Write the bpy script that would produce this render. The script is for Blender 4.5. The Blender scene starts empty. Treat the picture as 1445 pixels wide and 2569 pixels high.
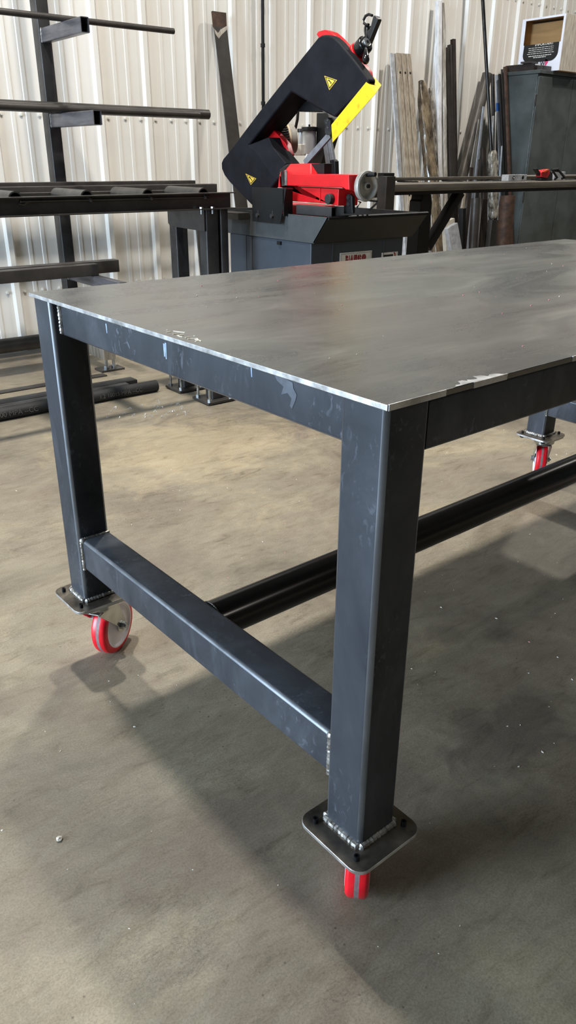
import bpy, bmesh, math, random
from mathutils import Vector, Matrix
random.seed(7)
PI = math.pi
SC = bpy.context.scene
COL = SC.collection

# ------------------------------------------------------------------ camera
FPX = 1914.0; CX, CY = 722.5, 1284.5; IH = 2569.0
YAW, PITCH, ROLL = 0.89673, 0.43329, -0.00724
CAM = Vector((-0.69904, -0.66957, 1.25474))
TH = 0.0226                                   # small turn of the workbench against the wall
YW = 4.665                                    # plane of the back wall
_f = Vector((math.cos(YAW)*math.cos(PITCH), math.sin(YAW)*math.cos(PITCH), -math.sin(PITCH)))
_r = Vector((math.sin(YAW), -math.cos(YAW), 0)); _d = _f.cross(_r)
_R = math.cos(ROLL)*_r + math.sin(ROLL)*_d
_D = -math.sin(ROLL)*_r + math.cos(ROLL)*_d
def ray(px, py): return _R*((px-CX)/FPX) + _D*((py-CY)/FPX) + _f
def hx(px, py, x): d = ray(px, py); return CAM + d*((x-CAM.x)/d.x)   # point of plane x=const seen there
def hy(px, py, y): d = ray(px, py); return CAM + d*((y-CAM.y)/d.y)
def hz(px, py, z): d = ray(px, py); return CAM + d*((z-CAM.z)/d.z)

cd = bpy.data.cameras.new('camera'); cam = bpy.data.objects.new('camera', cd); COL.objects.link(cam)
mw = Matrix((( _R.x, -_D.x, -_f.x, CAM.x), (_R.y, -_D.y, -_f.y, CAM.y), (_R.z, -_D.z, -_f.z, CAM.z), (0,0,0,1)))
cam.matrix_world = mw
cd.sensor_fit = 'VERTICAL'; cd.sensor_height = 36.0; cd.sensor_width = 36.0*1445/2569
cd.lens = FPX*36.0/IH; cd.clip_start = 0.02; cd.clip_end = 100
SC.camera = cam

# ------------------------------------------------------------------ materials
def lin(c):
    return tuple((x/12.92 if x <= 0.04045 else ((x+0.055)/1.055)**2.4) for x in [v/255.0 for v in c])
def mat(name, c1, c2=None, rough=0.5, rough2=None, metal=0.0, scale=8.0, bump=0.0, stretch=(1,1,1), detail=6.0,
        spec=None, coat=0.0, alpha=1.0, trans=0.0, contrast=(0.35,0.65), bscale=None):
    m = bpy.data.materials.new(name); m.use_nodes = True
    nt = m.node_tree; N = nt.nodes; L = nt.links
    b = N['Principled BSDF']
    c1 = lin(c1); c2 = lin(c2) if c2 else tuple(x*0.8 for x in c1)
    tc = N.new('ShaderNodeTexCoord'); mp = N.new('ShaderNodeMapping'); mp.inputs['Scale'].default_value = stretch
    L.new(tc.outputs['Object'], mp.inputs['Vector'])
    n = N.new('ShaderNodeTexNoise'); n.inputs['Scale'].default_value = scale; n.inputs['Detail'].default_value = detail
    n.inputs['Roughness'].default_value = 0.6
    L.new(mp.outputs['Vector'], n.inputs['Vector'])
    r = N.new('ShaderNodeValToRGB'); r.color_ramp.elements[0].position = contrast[0]; r.color_ramp.elements[1].position = contrast[1]
    r.color_ramp.elements[0].color = (*c2, 1); r.color_ramp.elements[1].color = (*c1, 1)
    L.new(n.outputs['Fac'], r.inputs['Fac']); L.new(r.outputs['Color'], b.inputs['Base Color'])
    b.inputs['Metallic'].default_value = metal
    if rough2 is None: b.inputs['Roughness'].default_value = rough
    else:
        mr = N.new('ShaderNodeMapRange'); mr.inputs['From Min'].default_value = contrast[0]; mr.inputs['From Max'].default_value = contrast[1]
        mr.inputs['To Min'].default_value = rough; mr.inputs['To Max'].default_value = rough2
        L.new(n.outputs['Fac'], mr.inputs['Value']); L.new(mr.outputs['Result'], b.inputs['Roughness'])
    if spec is not None: b.inputs['Specular IOR Level'].default_value = spec
    if coat: b.inputs['Coat Weight'].default_value = coat; b.inputs['Coat Roughness'].default_value = 0.15
    if bump:
        bp = N.new('ShaderNodeBump'); bp.inputs['Strength'].default_value = bump; bp.inputs['Distance'].default_value = 0.004
        if bscale:
            n2 = N.new('ShaderNodeTexNoise'); n2.inputs['Scale'].default_value = bscale; n2.inputs['Detail'].default_value = 4
            L.new(mp.outputs['Vector'], n2.inputs['Vector']); L.new(n2.outputs['Fac'], bp.inputs['Height'])
        else: L.new(n.outputs['Fac'], bp.inputs['Height'])
        L.new(bp.outputs['Normal'], b.inputs['Normal'])
    if alpha < 1: b.inputs['Alpha'].default_value = alpha
    if trans: b.inputs['Transmission Weight'].default_value = trans
    return m

M = {}
M['mill'] = mat('mill_scale_steel', (80,88,102), (56,62,74), 0.46, 0.33, 0.55, 9, 0.12, (1,1,.6), bscale=60)
M['mill_dark'] = mat('dark_bar_steel', (72,68,64), (52,49,46), 0.48, 0.36, 0.35, 7, 0.08, bscale=40)
M['mill_pipe'] = mat('oiled_pipe_steel', (58,56,54), (42,40,39), 0.2, 0.26, 0.7, 5, 0.02, (.3,3,3))
M['ground'] = mat('ground_bright_steel', (225,226,228), (175,176,178), 0.32, 0.45, 0.9, 30, 0.1)
M['plate'] = mat('base_plate_steel', (134,126,114), (82,77,70), 0.28, 0.4, 0.85, 14, 0.05)
M['weld'] = mat('weld_bead_metal', (190,187,182), (120,116,110), 0.42, 0.55, 0.85, 60, 0.25)
M['bolt_black'] = mat('black_bolt_metal', (40,40,42), (28,28,30), 0.35, None, 0.6, 40)
M['zinc'] = mat('zinc_plated_steel', (200,204,206), (150,154,156), 0.25, 0.35, 0.95, 25)
M['hydraulic'] = mat('bright_cylinder', (205,208,212), (190,194,198), 0.2, 0.28, 0.5, 15)
M['chrome'] = mat('castor_chrome', (205,207,204), (170,172,168), 0.12, 0.2, 0.95, 15)
M['red_pu'] = mat('red_polyurethane', (236,26,42), (214,18,34), 0.28, 0.38, 0.0, 20)
M['grey_band'] = mat('grey_worn_tread', (150,128,130), (120,104,106), 0.5, None, 0.0, 60)
M['nylon'] = mat('white_nylon', (240,234,238), (225,218,224), 0.35, None, 0.0, 10)
M['chalk'] = mat('chalk_white', (240,232,210), (215,208,190), 0.9, None, 0, 80)
M['chalk_blue'] = mat('chalk_pale_blue', (160,180,208), (130,148,176), 0.8, None, 0, 80)
M['scuff'] = mat('pale_scale_scuff', (92,97,106), (70,74,82), 0.5, None, 0.25, 30)
M['chip'] = mat('chipped_paint', (150,156,156), (80,88,90), 0.6, None, 0, 30)
M['pipe_grey'] = mat('bare_pipe_steel', (98,92,85), (72,67,62), 0.34, 0.42, 0.3, 8, 0.03)
M['rack'] = mat('rack_steel', (64,63,63), (48,47,47), 0.45, 0.35, 0.35, 9, 0.06, bscale=40)
M['arm'] = mat('rack_arm_steel', (112,112,118), (74,74,80), 0.4, 0.3, 0.6, 9, 0.1, (1,.4,3))
M['dark_paint_and_shade'] = mat('black_paint_and_shade', (24,24,24), (18,18,18), 0.5, None, 0.0, 10, spec=.25)  # black-painted parts, and the tray front whose shade it carries
M['grey_paint'] = mat('grey_machine_paint', (66,69,70), (60,63,64), 0.5, None, 0.0, 20, 0.03, bscale=300, spec=.3)
M['blue_grey'] = mat('blue_grey_machine_paint', (58,64,73), (53,59,67), 0.45, None, 0.0, 14)
M['saw_black'] = mat('black_saw_cover', (22,23,29), (14,15,19), 0.7, 0.6, 0.0, 10, 0.12, bscale=240, spec=.14)
M['saw_red'] = mat('saw_red_paint', (206,16,26), (178,10,18), 0.36, 0.42, 0.0, 7)
M['yellow'] = mat('yellow_guard_paint', (236,194,2), (186,152,10), 0.38, 0.5, 0.0, 22, contrast=(0.3,0.5))
M['sticker_y'] = mat('sticker_yellow', (232,194,70), (220,182,60), 0.5)
M['black'] = mat('plain_black', (14,14,15), (10,10,11), 0.45)
M['gloss_black'] = mat('gloss_black_knob', (18,18,19), (14,14,15), 0.14)
M['rubber'] = mat('black_rubber', (30,30,30), (22,22,22), 0.7)
M['grey_motor'] = mat('motor_grey', (150,146,138), (132,128,120), 0.5)
M['beige'] = mat('beige_band', (198,180,150), (180,162,134), 0.6)
M['alu'] = mat('aluminium', (212,214,218), (176,178,182), 0.28, 0.4, 0.55, 20, 0.03)
M['alu_dull'] = mat('dull_aluminium', (196,190,180), (140,132,120), 0.42, 0.5, 0.8, 10, 0.05, (4,4,.5))
M['handwheel'] = mat('cast_handwheel', (186,184,178), (130,128,124), 0.3, 0.42, 0.35, 12, 0.1)
M['blade'] = mat('saw_blade_guide_grey', (128,130,134), (110,112,116), 0.4, None, 0.3, 30)
M['cover_grey'] = mat('outfeed_steel', (116,110,101), (92,87,79), 0.38, 0.3, 0.35, 8, 0.04, (.5,3,3))
M['cabinet'] = mat('old_cabinet_paint', (74,80,80), (52,56,54), 0.45, 0.6, 0.1, 4, 0.03, contrast=(.3,.62))
M['rust'] = mat('brown_rusty_steel', (86,62,48), (52,40,34), 0.7, 0.55, 0.3, 16, 0.15)
M['rust_dark'] = mat('dark_brown_steel', (56,46,40), (38,33,30), 0.6, 0.5, 0.4, 12, 0.1)
M['box_white'] = mat('white_card', (232,232,240), (222,222,230), 0.7, None, 0, 6)
M['box_print'] = mat('printed_wood_look_card', (192,184,170), (150,142,130), 0.75, None, 0, 10, 0, (8,8,1))
M['card'] = mat('brown_cardboard', (178,140,92), (164,128,84), 0.85, None, 0, 4, 0.05, (1,1,9))
M['pink'] = mat('pink_print', (222,70,120), (210,60,110), 0.7)
M['lab_white'] = mat('label_white', (226,224,216), (206,204,196), 0.5, None, 0, 30)
M['lab_red'] = mat('label_dark_red', (140,24,36), (124,18,30), 0.5)
M['lab_grey'] = mat('label_grey_print', (120,118,114), (110,108,104), 0.6)
M['plastic_wrap'] = mat('crumpled_clear_wrap', (176,170,158), (62,56,48), 0.16, 0.3, 0.2, 30, 0.9, (1,1,.45), coat=0.6)
M['wrap_dark'] = mat('dirty_plastic_wrap', (132,116,92), (54,46,38), 0.16, 0.3, 0.1, 18, 0.9, (1,1,.4), coat=0.7)
M['wrap_film'] = mat('clear_film', (200,196,188), (140,134,124), 0.2, 0.3, 0.1, 22, 0.7, (1,1,.3), coat=0.6)
M['wrap_white'] = mat('white_film_wrap', (238,238,240), (196,196,198), 0.22, 0.35, 0.05, 22, 0.7, (1,1,.3), coat=0.6)
M['timber'] = mat('weathered_grey_section', (176,164,146), (126,114,98), 0.55, 0.7, 0.25, 9, 0.08, (6,6,.5))
M['blue_tape'] = mat('blue_tape', (44,92,160), (38,82,148), 0.5)
M['pale_strip'] = mat('pale_blue_grey_strip', (176,182,192), (150,156,166), 0.45, None, 0.3, 10)
M['tape_red'] = mat('clamp_red', (206,40,46), (180,28,34), 0.35)
M['orange'] = mat('clamp_orange', (226,96,60), (210,80,50), 0.4)
M['tube_text'] = mat('faint_tube_print', (88,86,82), (76,74,70), 0.7)
M['concrete_chip'] = mat('pale_chip', (226,220,206), (196,190,176), 0.7, None, 0, 40)
M['speck_pink'] = mat('pink_speck', (236,150,160), (230,130,145), 0.7)
M['hole'] = mat('dark_hole', (12,11,10), (8,8,8), 0.9)

def nodes(name):
    m = bpy.data.materials.new(name); m.use_nodes = True
    nt = m.node_tree; return m, nt.nodes, nt.links, nt.nodes['Principled BSDF']
def ramp(N, els):
    r = N.new('ShaderNodeValToRGB'); e = r.color_ramp.elements
    while len(e) < len(els): e.new(0.5)
    for k, (p, c) in enumerate(els): e[k].position = p; e[k].color = (*lin(c), 1)
    return r
def noise(N, L, vec, sc, det=6, rg=.6, dist=0.0):
    n = N.new('ShaderNodeTexNoise'); n.inputs['Scale'].default_value = sc; n.inputs['Detail'].default_value = det
    n.inputs['Roughness'].default_value = rg; n.inputs['Distortion'].default_value = dist; L.new(vec, n.inputs['Vector']); return n
def mix(N, L, mode, fac, a, b):
    x = N.new('ShaderNodeMix'); x.data_type = 'RGBA'; x.blend_type = mode
    if isinstance(fac, float): x.inputs[0].default_value = fac
    else: L.new(fac, x.inputs[0])
    for s, v in ((x.inputs[6], a), (x.inputs[7], b)):
        if isinstance(v, tuple): s.default_value = (*v, 1)
        else: L.new(v, s)
    return x.outputs[2]
def mapping(N, L, src, sc=(1,1,1), rot=(0,0,0), loc=(0,0,0)):
    mp = N.new('ShaderNodeMapping'); mp.inputs['Scale'].default_value = sc; mp.inputs['Rotation'].default_value = rot
    mp.inputs['Location'].default_value = loc
    L.new(src, mp.inputs['Vector']); return mp.outputs['Vector']

def make_floor_mat():
    m, N, L, b = nodes('worn_concrete')
    tc = N.new('ShaderNodeTexCoord').outputs['Object']
    big = noise(N, L, tc, 1.5, 12, .68, .5)
    c = ramp(N, [(.28,(92,84,72)), (.42,(126,117,101)), (.55,(143,134,115)), (.70,(174,161,134))])
    L.new(big.outputs['Fac'], c.inputs['Fac'])
    # brownish and bluish blotches
    b2 = noise(N, L, mapping(N, L, tc, (1,1,1), (0,0,.6), (3,7,0)), 2.4, 6, .6, .8)
    r2 = ramp(N, [(.52,(0,0,0)), (.70,(255,255,255))]); L.new(b2.outputs['Fac'], r2.inputs['Fac'])
    f2 = N.new('ShaderNodeMath'); f2.operation = 'MULTIPLY'; f2.inputs[1].default_value = .55; L.new(r2.outputs['Color'], f2.inputs[0])
    o = mix(N, L, 'MIX', f2.outputs[0], c.outputs['Color'], lin((112,98,88)))
    # pale worn patch in front of the conveyor and darker oily stains
    def blot(cx,cy,rx,ry,rot,nsc,amt,col,o):
        v=mapping(N,L,mapping(N,L,tc,(1,1,1),(0,0,0),(-cx,-cy,0)),(1/rx,1/ry,0),(0,0,rot))
        nz=noise(N,L,tc,nsc,6,.65,.6); ln=N.new('ShaderNodeVectorMath'); ln.operation='LENGTH'; L.new(v,ln.inputs[0])
        ad=N.new('ShaderNodeMath'); ad.operation='MULTIPLY_ADD'; ad.inputs[1].default_value=2.4; L.new(nz.outputs['Fac'],ad.inputs[0]); L.new(ln.outputs['Value'],ad.inputs[2])
        mr=N.new('ShaderNodeMapRange'); mr.inputs['From Min'].default_value=2.35; mr.inputs['From Max'].default_value=1.75; mr.inputs['To Min'].default_value=0; mr.inputs['To Max'].default_value=amt
        L.new(ad.outputs[0],mr.inputs['Value']); return mix(N,L,'MIX',mr.outputs['Result'],o,lin(col))
    o = blot(1.1,2.35,.62,.42,.3,5,.75,(170,156,128),o)
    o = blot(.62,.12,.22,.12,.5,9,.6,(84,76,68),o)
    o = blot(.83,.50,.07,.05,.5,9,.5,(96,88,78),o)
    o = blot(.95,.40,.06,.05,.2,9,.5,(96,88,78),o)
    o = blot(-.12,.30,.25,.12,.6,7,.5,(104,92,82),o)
    # trowel streaks
    st = noise(N, L, mapping(N, L, tc, (1.6,5,1), (0,0,.85)), 4.5, 10, .72, 1.1)
    rs = ramp(N, [(.24,(132,124,114)), (.42,(236,232,226)), (.58,(255,255,255)), (.8,(255,246,230))]); L.new(st.outputs['Fac'], rs.inputs['Fac'])
    o = mix(N, L, 'MULTIPLY', .8, o, rs.outputs['Color'])
    # fine grain
    fg = noise(N, L, tc, 230, 5, .75); rf = ramp(N, [(.28,(176,174,172)), (.6,(255,255,255))]); L.new(fg.outputs['Fac'], rf.inputs['Fac'])
    o = mix(N, L, 'MULTIPLY', .75, o, rf.outputs['Color'])
    # scratches: thin dark creases
    sw = noise(N, L, mapping(N, L, tc, (1.2,3.6,1), (0,0,.75), (5,1,0)), 7, 8, .78, 1.6)
    rw = ramp(N, [(.488,(255,255,255)), (.5,(86,76,66)), (.512,(255,255,255))]); L.new(sw.outputs['Fac'], rw.inputs['Fac'])
    gate = noise(N, L, mapping(N, L, tc, (1,1,1), (0,0,0), (9,2,0)), 3.0, 3, .5); rg = ramp(N, [(.5,(0,0,0)), (.62,(255,255,255))]); L.new(gate.outputs['Fac'], rg.inputs['Fac'])
    gm = N.new('ShaderNodeMath'); gm.operation = 'MULTIPLY'; gm.inputs[1].default_value = .75; L.new(rg.outputs['Color'], gm.inputs[0])
    o = mix(N, L, 'MULTIPLY', gm.outputs[0], o, rw.outputs['Color'])
    # dark oil specks
    vo = N.new('ShaderNodeTexVoronoi'); vo.inputs['Scale'].default_value = 38; L.new(tc, vo.inputs['Vector'])
    rv = ramp(N, [(.05,(70,62,54)), (.11,(255,255,255))]); L.new(vo.outputs['Distance'], rv.inputs['Fac'])
    sg = noise(N, L, mapping(N, L, tc, (1,1,1), (0,0,0), (1,4,0)), 2.2, 3, .5); rsg = ramp(N, [(.5,(0,0,0)), (.66,(255,255,255))]); L.new(sg.outputs['Fac'], rsg.inputs['Fac'])
    o = mix(N, L, 'MULTIPLY', rsg.outputs['Color'], o, rv.outputs['Color'])
    L.new(o, b.inputs['Base Color'])
    rr = N.new('ShaderNodeMapRange'); rr.inputs['To Min'].default_value = .62; rr.inputs['To Max'].default_value = .42
    L.new(big.outputs['Fac'], rr.inputs['Value']); L.new(rr.outputs['Result'], b.inputs['Roughness'])
    bp = N.new('ShaderNodeBump'); bp.inputs['Strength'].default_value = .35; bp.inputs['Distance'].default_value = .004
    L.new(st.outputs['Fac'], bp.inputs['Height']); L.new(bp.outputs['Normal'], b.inputs['Normal'])
    return m
def make_top_mat():
    m, N, L, b = nodes('wiped_steel_plate')
    tc = N.new('ShaderNodeTexCoord').outputs['Object']
    sw = noise(N, L, mapping(N, L, tc, (1.0,2.6,1), (0,0,.35)), 1.7, 9, .66, 1.1)
    c = ramp(N, [(.30,(101,102,102)), (.46,(124,126,124)), (.6,(138,140,135)), (.74,(153,154,148))]); L.new(sw.outputs['Fac'], c.inputs['Fac'])
    gr = noise(N, L, mapping(N, L, tc, (1,1,1), (0,0,0), (4,2,0)), 1.6, 4, .5, .5)
    rg = ramp(N, [(.42,(120,124,122)), (.6,(134,127,124))]); L.new(gr.outputs['Fac'], rg.inputs['Fac'])
    o = mix(N, L, 'MIX', .4, c.outputs['Color'], rg.outputs['Color'])
    fl = noise(N, L, mapping(N, L, tc, (.6,9,1), (0,0,.2)), 14, 5, .7); rf = ramp(N, [(.3,(212,212,212)), (.6,(255,255,255))]); L.new(fl.outputs['Fac'], rf.inputs['Fac'])
    o = mix(N, L, 'MULTIPLY', .5, o, rf.outputs['Color'])
    L.new(o, b.inputs['Base Color']); b.inputs['Metallic'].default_value = .85
    rr = N.new('ShaderNodeMapRange'); rr.inputs['From Min'].default_value = .3; rr.inputs['From Max'].default_value = .7
    rr.inputs['To Min'].default_value = .22; rr.inputs['To Max'].default_value = .36
    L.new(sw.outputs['Fac'], rr.inputs['Value']); L.new(rr.outputs['Result'], b.inputs['Roughness'])
    bp = N.new('ShaderNodeBump'); bp.inputs['Strength'].default_value = .06; bp.inputs['Distance'].default_value = .003
    L.new(fl.outputs['Fac'], bp.inputs['Height']); L.new(bp.outputs['Normal'], b.inputs['Normal'])
    return m
def make_mill_mat(name, c0, c1, c2, metal, r0, r1):
    m, N, L, b = nodes(name)
    tc = N.new('ShaderNodeTexCoord').outputs['Object']
    big = noise(N, L, mapping(N, L, tc, (1,1,.55)), 5.0, 8, .65, .7)
    c = ramp(N, [(.32,c0), (.52,c1), (.72,c2)]); L.new(big.outputs['Fac'], c.inputs['Fac'])
    # small lifted-scale patches in clusters
    sp = noise(N, L, mapping(N, L, tc, (1,1,.6), (0,0,0), (2,5,1)), 85, 3, .6, .6); rs = ramp(N, [(.56,(0,0,0)), (.66,(255,255,255))]); L.new(sp.outputs['Fac'], rs.inputs['Fac'])
    gt = noise(N, L, mapping(N, L, tc, (1,1,.7), (0,0,0), (7,3,4)), 6, 4, .6); rg = ramp(N, [(.52,(0,0,0)), (.66,(255,255,255))]); L.new(gt.outputs['Fac'], rg.inputs['Fac'])
    mm = N.new('ShaderNodeMath'); mm.operation='MULTIPLY'; L.new(rs.outputs['Color'], mm.inputs[0]); L.new(rg.outputs['Color'], mm.inputs[1])
    m2 = N.new('ShaderNodeMath'); m2.operation='MULTIPLY'; m2.inputs[1].default_value=.6; L.new(mm.outputs[0], m2.inputs[0])
    o = mix(N, L, 'MIX', m2.outputs[0], c.outputs['Color'], lin(tuple(min(255,int(x*1.45)) for x in c2)))
    # broad pale smears
    sm = noise(N, L, mapping(N, L, tc, (1,1,.35), (.3,.2,0), (1,9,2)), 3.2, 6, .7, 1.4); rm = ramp(N, [(.60,(0,0,0)), (.70,(255,255,255))]); L.new(sm.outputs['Fac'], rm.inputs['Fac'])
    m3 = N.new('ShaderNodeMath'); m3.operation='MULTIPLY'; m3.inputs[1].default_value=.45; L.new(rm.outputs['Color'], m3.inputs[0])
    o = mix(N, L, 'MIX', m3.outputs[0], o, lin(tuple(min(255,int(x*1.25)) for x in c2)))
    L.new(o, b.inputs['Base Color']); b.inputs['Metallic'].default_value = metal; b.inputs['Specular IOR Level'].default_value = .2
    mr = N.new('ShaderNodeMapRange'); mr.inputs['From Min'].default_value=.3; mr.inputs['From Max'].default_value=.7; mr.inputs['To Min'].default_value=r1; mr.inputs['To Max'].default_value=r0
    L.new(big.outputs['Fac'], mr.inputs['Value']); L.new(mr.outputs['Result'], b.inputs['Roughness'])
    bp = N.new('ShaderNodeBump'); bp.inputs['Strength'].default_value=.10; bp.inputs['Distance'].default_value=.003; L.new(mm.outputs[0], bp.inputs['Height']); L.new(bp.outputs['Normal'], b.inputs['Normal'])
    return m
M['mill'] = make_mill_mat('mill_scale_steel', (47,50,55), (62,65,71), (80,84,91), .22, .34, .50)
M['mill_edge'] = mat('worn_corner_highlight', (132,136,142), (104,108,114), 0.30, 0.4, 0.8, 14, 0.05, (1,1,.3))  # corner steel with the edge highlight put into its colour
M['floor'] = make_floor_mat()
M['top'] = make_top_mat()
M['wall'] = mat('cream_painted_cladding', (232,229,222), (226,222,214), 0.30, 0.36, 0.0, 1.5, 0.0)
M['shed'] = mat('shed_lining', (150,148,142), (140,138,132), 0.7)
M['shed_dark'] = mat('far_shed_lining', (104,101,95), (92,89,84), 0.8)
M['trim'] = mat('wall_base_flashing', (200,192,176), (150,142,128), 0.6, None, 0.0, 8)

# ------------------------------------------------------------------ mesh builder
class MB:
    def __init__(s): s.v = []; s.f = []; s.m = []; s.mi = 0
    def add(s, vs, fs):
        o = len(s.v); s.v += [Vector(p) for p in vs]
        for f in fs: s.f.append([i+o for i in f]); s.m.append(s.mi)
        return s
    def mat(s, i): s.mi = i; return s
    def hexa(s, p):    # 8 points: bottom ring 0-3, top ring 4-7
        return s.add(p, [(3,2,1,0),(4,5,6,7),(0,1,5,4),(1,2,6,5),(2,3,7,6),(3,0,4,7)])
    def box(s, x0,x1,y0,y1,z0,z1):
        return s.hexa([(x0,y0,z0),(x1,y0,z0),(x1,y1,z0),(x0,y1,z0),(x0,y0,z1),(x1,y0,z1),(x1,y1,z1),(x0,y1,z1)])
    def frame(s, p0, p1, up=(0,0,1)):
        p0 = Vector(p0); p1 = Vector(p1); a = (p1-p0).normalized(); u = Vector(up)
        if abs(a.dot(u)) > .98: u = Vector((0,1,0))
        w = a.cross(u).normalized(); h = w.cross(a).normalized()
        return p0, p1, a, w, h
    def rings(s, rs, cap0=True, cap1=True, close=True):
        n = len(rs[0]); o = len(s.v)
        for r in rs: s.v += [Vector(p) for p in r]
        for k in range(len(rs)-1):
            for i in range(n if close else n-1):
                j = (i+1) % n
                s.f.append([o+k*n+i, o+k*n+j, o+(k+1)*n+j, o+(k+1)*n+i]); s.m.append(s.mi)
        if cap0: s.f.append([o+i for i in reversed(range(n))]); s.m.append(s.mi)
        if cap1: s.f.append([o+(len(rs)-1)*n+i for i in range(n)]); s.m.append(s.mi)
        return s
    def rrect(s, w, h, r, seg=4):
        pts = []
        for cx, cy, a0 in ((w/2-r,h/2-r,0),(-w/2+r,h/2-r,PI/2),(-w/2+r,-h/2+r,PI),(w/2-r,-h/2+r,1.5*PI)):
            for k in range(seg+1):
                a = a0 + PI/2*k/seg; pts.append((cx+r*math.cos(a), cy+r*math.sin(a)))
        return pts
    def bar(s, p0, p1, w, h, r=.004, up=(0,0,1), t=None, seg=4, depth=None):
        # rounded rectangular bar; t = wall thickness makes open hollow ends
        p0,p1,a,W,Hh = s.frame(p0,p1,up)
        pr = s.rrect(w,h,r,seg)
        R = lambda c, q: [c + W*x + Hh*y for x,y in q]
        if t is None: return s.rings([R(p0,pr),R(p1,pr)])
        ri = max(r-t, .0008); pi_ = s.rrect(w-2*t,h-2*t,ri,seg)
        return s.rings([R(p0,pi_),R(p0,pr),R(p1,pr),R(p1,pi_),R(p0,pi_)], False, False)
    def cyl(s, p0, p1, r, n=24, r2=None, cap=True, t=None):
        p0,p1,a,W,Hh = s.frame(p0,p1); r2 = r if r2 is None else r2
        c = lambda p, q: [p + (W*math.cos(2*PI*i/n)+Hh*math.sin(2*PI*i/n))*q for i in range(n)]
        if t is None: return s.rings([c(p0,r),c(p1,r2)], cap, cap)
        return s.rings([c(p0,r-t),c(p0,r),c(p1,r2),c(p1,r2-t),c(p0,r-t)], False, False)
    def lathe(s, c, ax, prof, n=40, mats=None):
        # prof: list of (along axis, radius); mats per segment
        c = Vector(c); p0,p1,a,W,Hh = s.frame(c, c+Vector(ax))
        o = len(s.v); m = len(prof)
        for (t,r) in prof:
            for i in range(n): s.v.append(c + a*t + (W*math.cos(2*PI*i/n)+Hh*math.sin(2*PI*i/n))*max(r,1e-5))
        for k in range(m-1):
            for i in range(n):
                j = (i+1)%n; s.f.append([o+k*n+i,o+k*n+j,o+(k+1)*n+j,o+(k+1)*n+i]); s.m.append(mats[k] if mats else s.mi)
        return s
    def prism(s, poly, off):
        # poly: planar 3-D polygon, off: extrusion vector
        o = len(s.v); n = len(poly); off = Vector(off)
        s.v += [Vector(p) for p in poly] + [Vector(p)+off for p in poly]
        s.f.append(list(range(o+n-1,o-1,-1))); s.f.append([o+n+i for i in range(n)]); s.m += [s.mi]*2
        for i in range(n):
            j=(i+1)%n; s.f.append([o+i,o+j,o+n+j,o+n+i]); s.m.append(s.mi)
        return s
    def tube(s, pts, r, n=8):
        pts = [Vector(p) for p in pts]; rs = []
        for k,p in enumerate(pts):
            a = (pts[min(k+1,len(pts)-1)]-pts[max(k-1,0)]).normalized()
            u = Vector((0,0,1)) if abs(a.z)<.9 else Vector((0,1,0))
            W = a.cross(u).normalized(); H = W.cross(a)
            q = r[k] if isinstance(r,(list,tuple)) else r
            rs.append([p+(W*math.cos(2*PI*i/n)+H*math.sin(2*PI*i/n))*q for i in range(n)])
        return s.rings(rs)
    def bead(s, p0, p1, r, step=.0028):
        p0=Vector(p0);p1=Vector(p1);n=max(3,int((p1-p0).length/step)); pts=[];rr=[]
        for k in range(n+1):
            t=k/n; pts.append(p0.lerp(p1,t)+Vector((random.uniform(-1,1),random.uniform(-1,1),random.uniform(-1,1)))*r*.06)
            rr.append(r*(.86+.10*math.sin(k*2.1)+random.uniform(-.05,.05))*(.55 if k in(0,n) else 1))
        return s.tube(pts,rr,8)
    def sphere(s, c, r, n=12, sc=(1,1,1)):
        c=Vector(c); rs=[]
        for k in range(n//2+1):
            a=-PI/2+PI*k/(n//2)
            rs.append([c+Vector((math.cos(2*PI*i/n)*math.cos(a)*r*sc[0],math.sin(2*PI*i/n)*math.cos(a)*r*sc[1],math.sin(a)*r*sc[2])) for i in range(n)])
        return s.rings(rs,False,False)

def make(name, mb, mats, root=None, parent=None, bevel=0.0, smooth=35, off=None, seg=2):
    me = bpy.data.meshes.new(name)
    off = Vector(off) if off is not None else (Vector(root['_off']) if root is not None else Vector((0,0,0)))
    me.from_pydata([v-off for v in mb.v], [], mb.f)
    for m in (mats if isinstance(mats,(list,tuple)) else [mats]): me.materials.append(M[m])
    for p,i in zip(me.polygons, mb.m): p.material_index = i
    bm = bmesh.new(); bm.from_mesh(me); bmesh.ops.remove_doubles(bm, verts=bm.verts, dist=1e-6)
    bmesh.ops.recalc_face_normals(bm, faces=bm.faces); bm.to_mesh(me); bm.free()
    me.polygons.foreach_set('use_smooth', [True]*len(me.polygons))
    me.set_sharp_from_angle(angle=math.radians(smooth))
    o = bpy.data.objects.new(name, me); COL.objects.link(o)
    p = parent if parent is not None else root
    if p is not None: o.parent = p
    if bevel:
        b = o.modifiers.new('edge_round','BEVEL'); b.width = bevel; b.segments = seg; b.limit_method='ANGLE'; b.angle_limit=math.radians(40)
        b.harden_normals = True
    return o
def thing(name, label, cat, loc=(0,0,0), group=None, rotz=0.0, off=None):
    o = bpy.data.objects.new(name, None); COL.objects.link(o); o.location = loc; o.rotation_euler = (0,0,rotz)
    o.empty_display_size = .1
    o['label'] = label; o['category'] = cat
    if group: o['group'] = group
    o['_off'] = list(loc if off is None else off)
    return o
def single(name, mb, mats, label, cat, group=None, bevel=0.0, smooth=35, kind=None):
    xs=[v.x for v in mb.v]; ys=[v.y for v in mb.v]; zs=[v.z for v in mb.v]
    c=Vector(((min(xs)+max(xs))/2,(min(ys)+max(ys))/2,min(zs)))
    o = make(name, mb, mats, off=c, bevel=bevel, smooth=smooth); o.location = c
    o['label']=label; o['category']=cat
    if group: o['group']=group
    if kind: o['kind']=kind
    return o
def struct(name, mb, mats, label, **k):
    o = make(name, mb, mats, **k); o['kind']='structure'; o['label']=label; o['category']=name.split('_')[0]; return o
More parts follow.
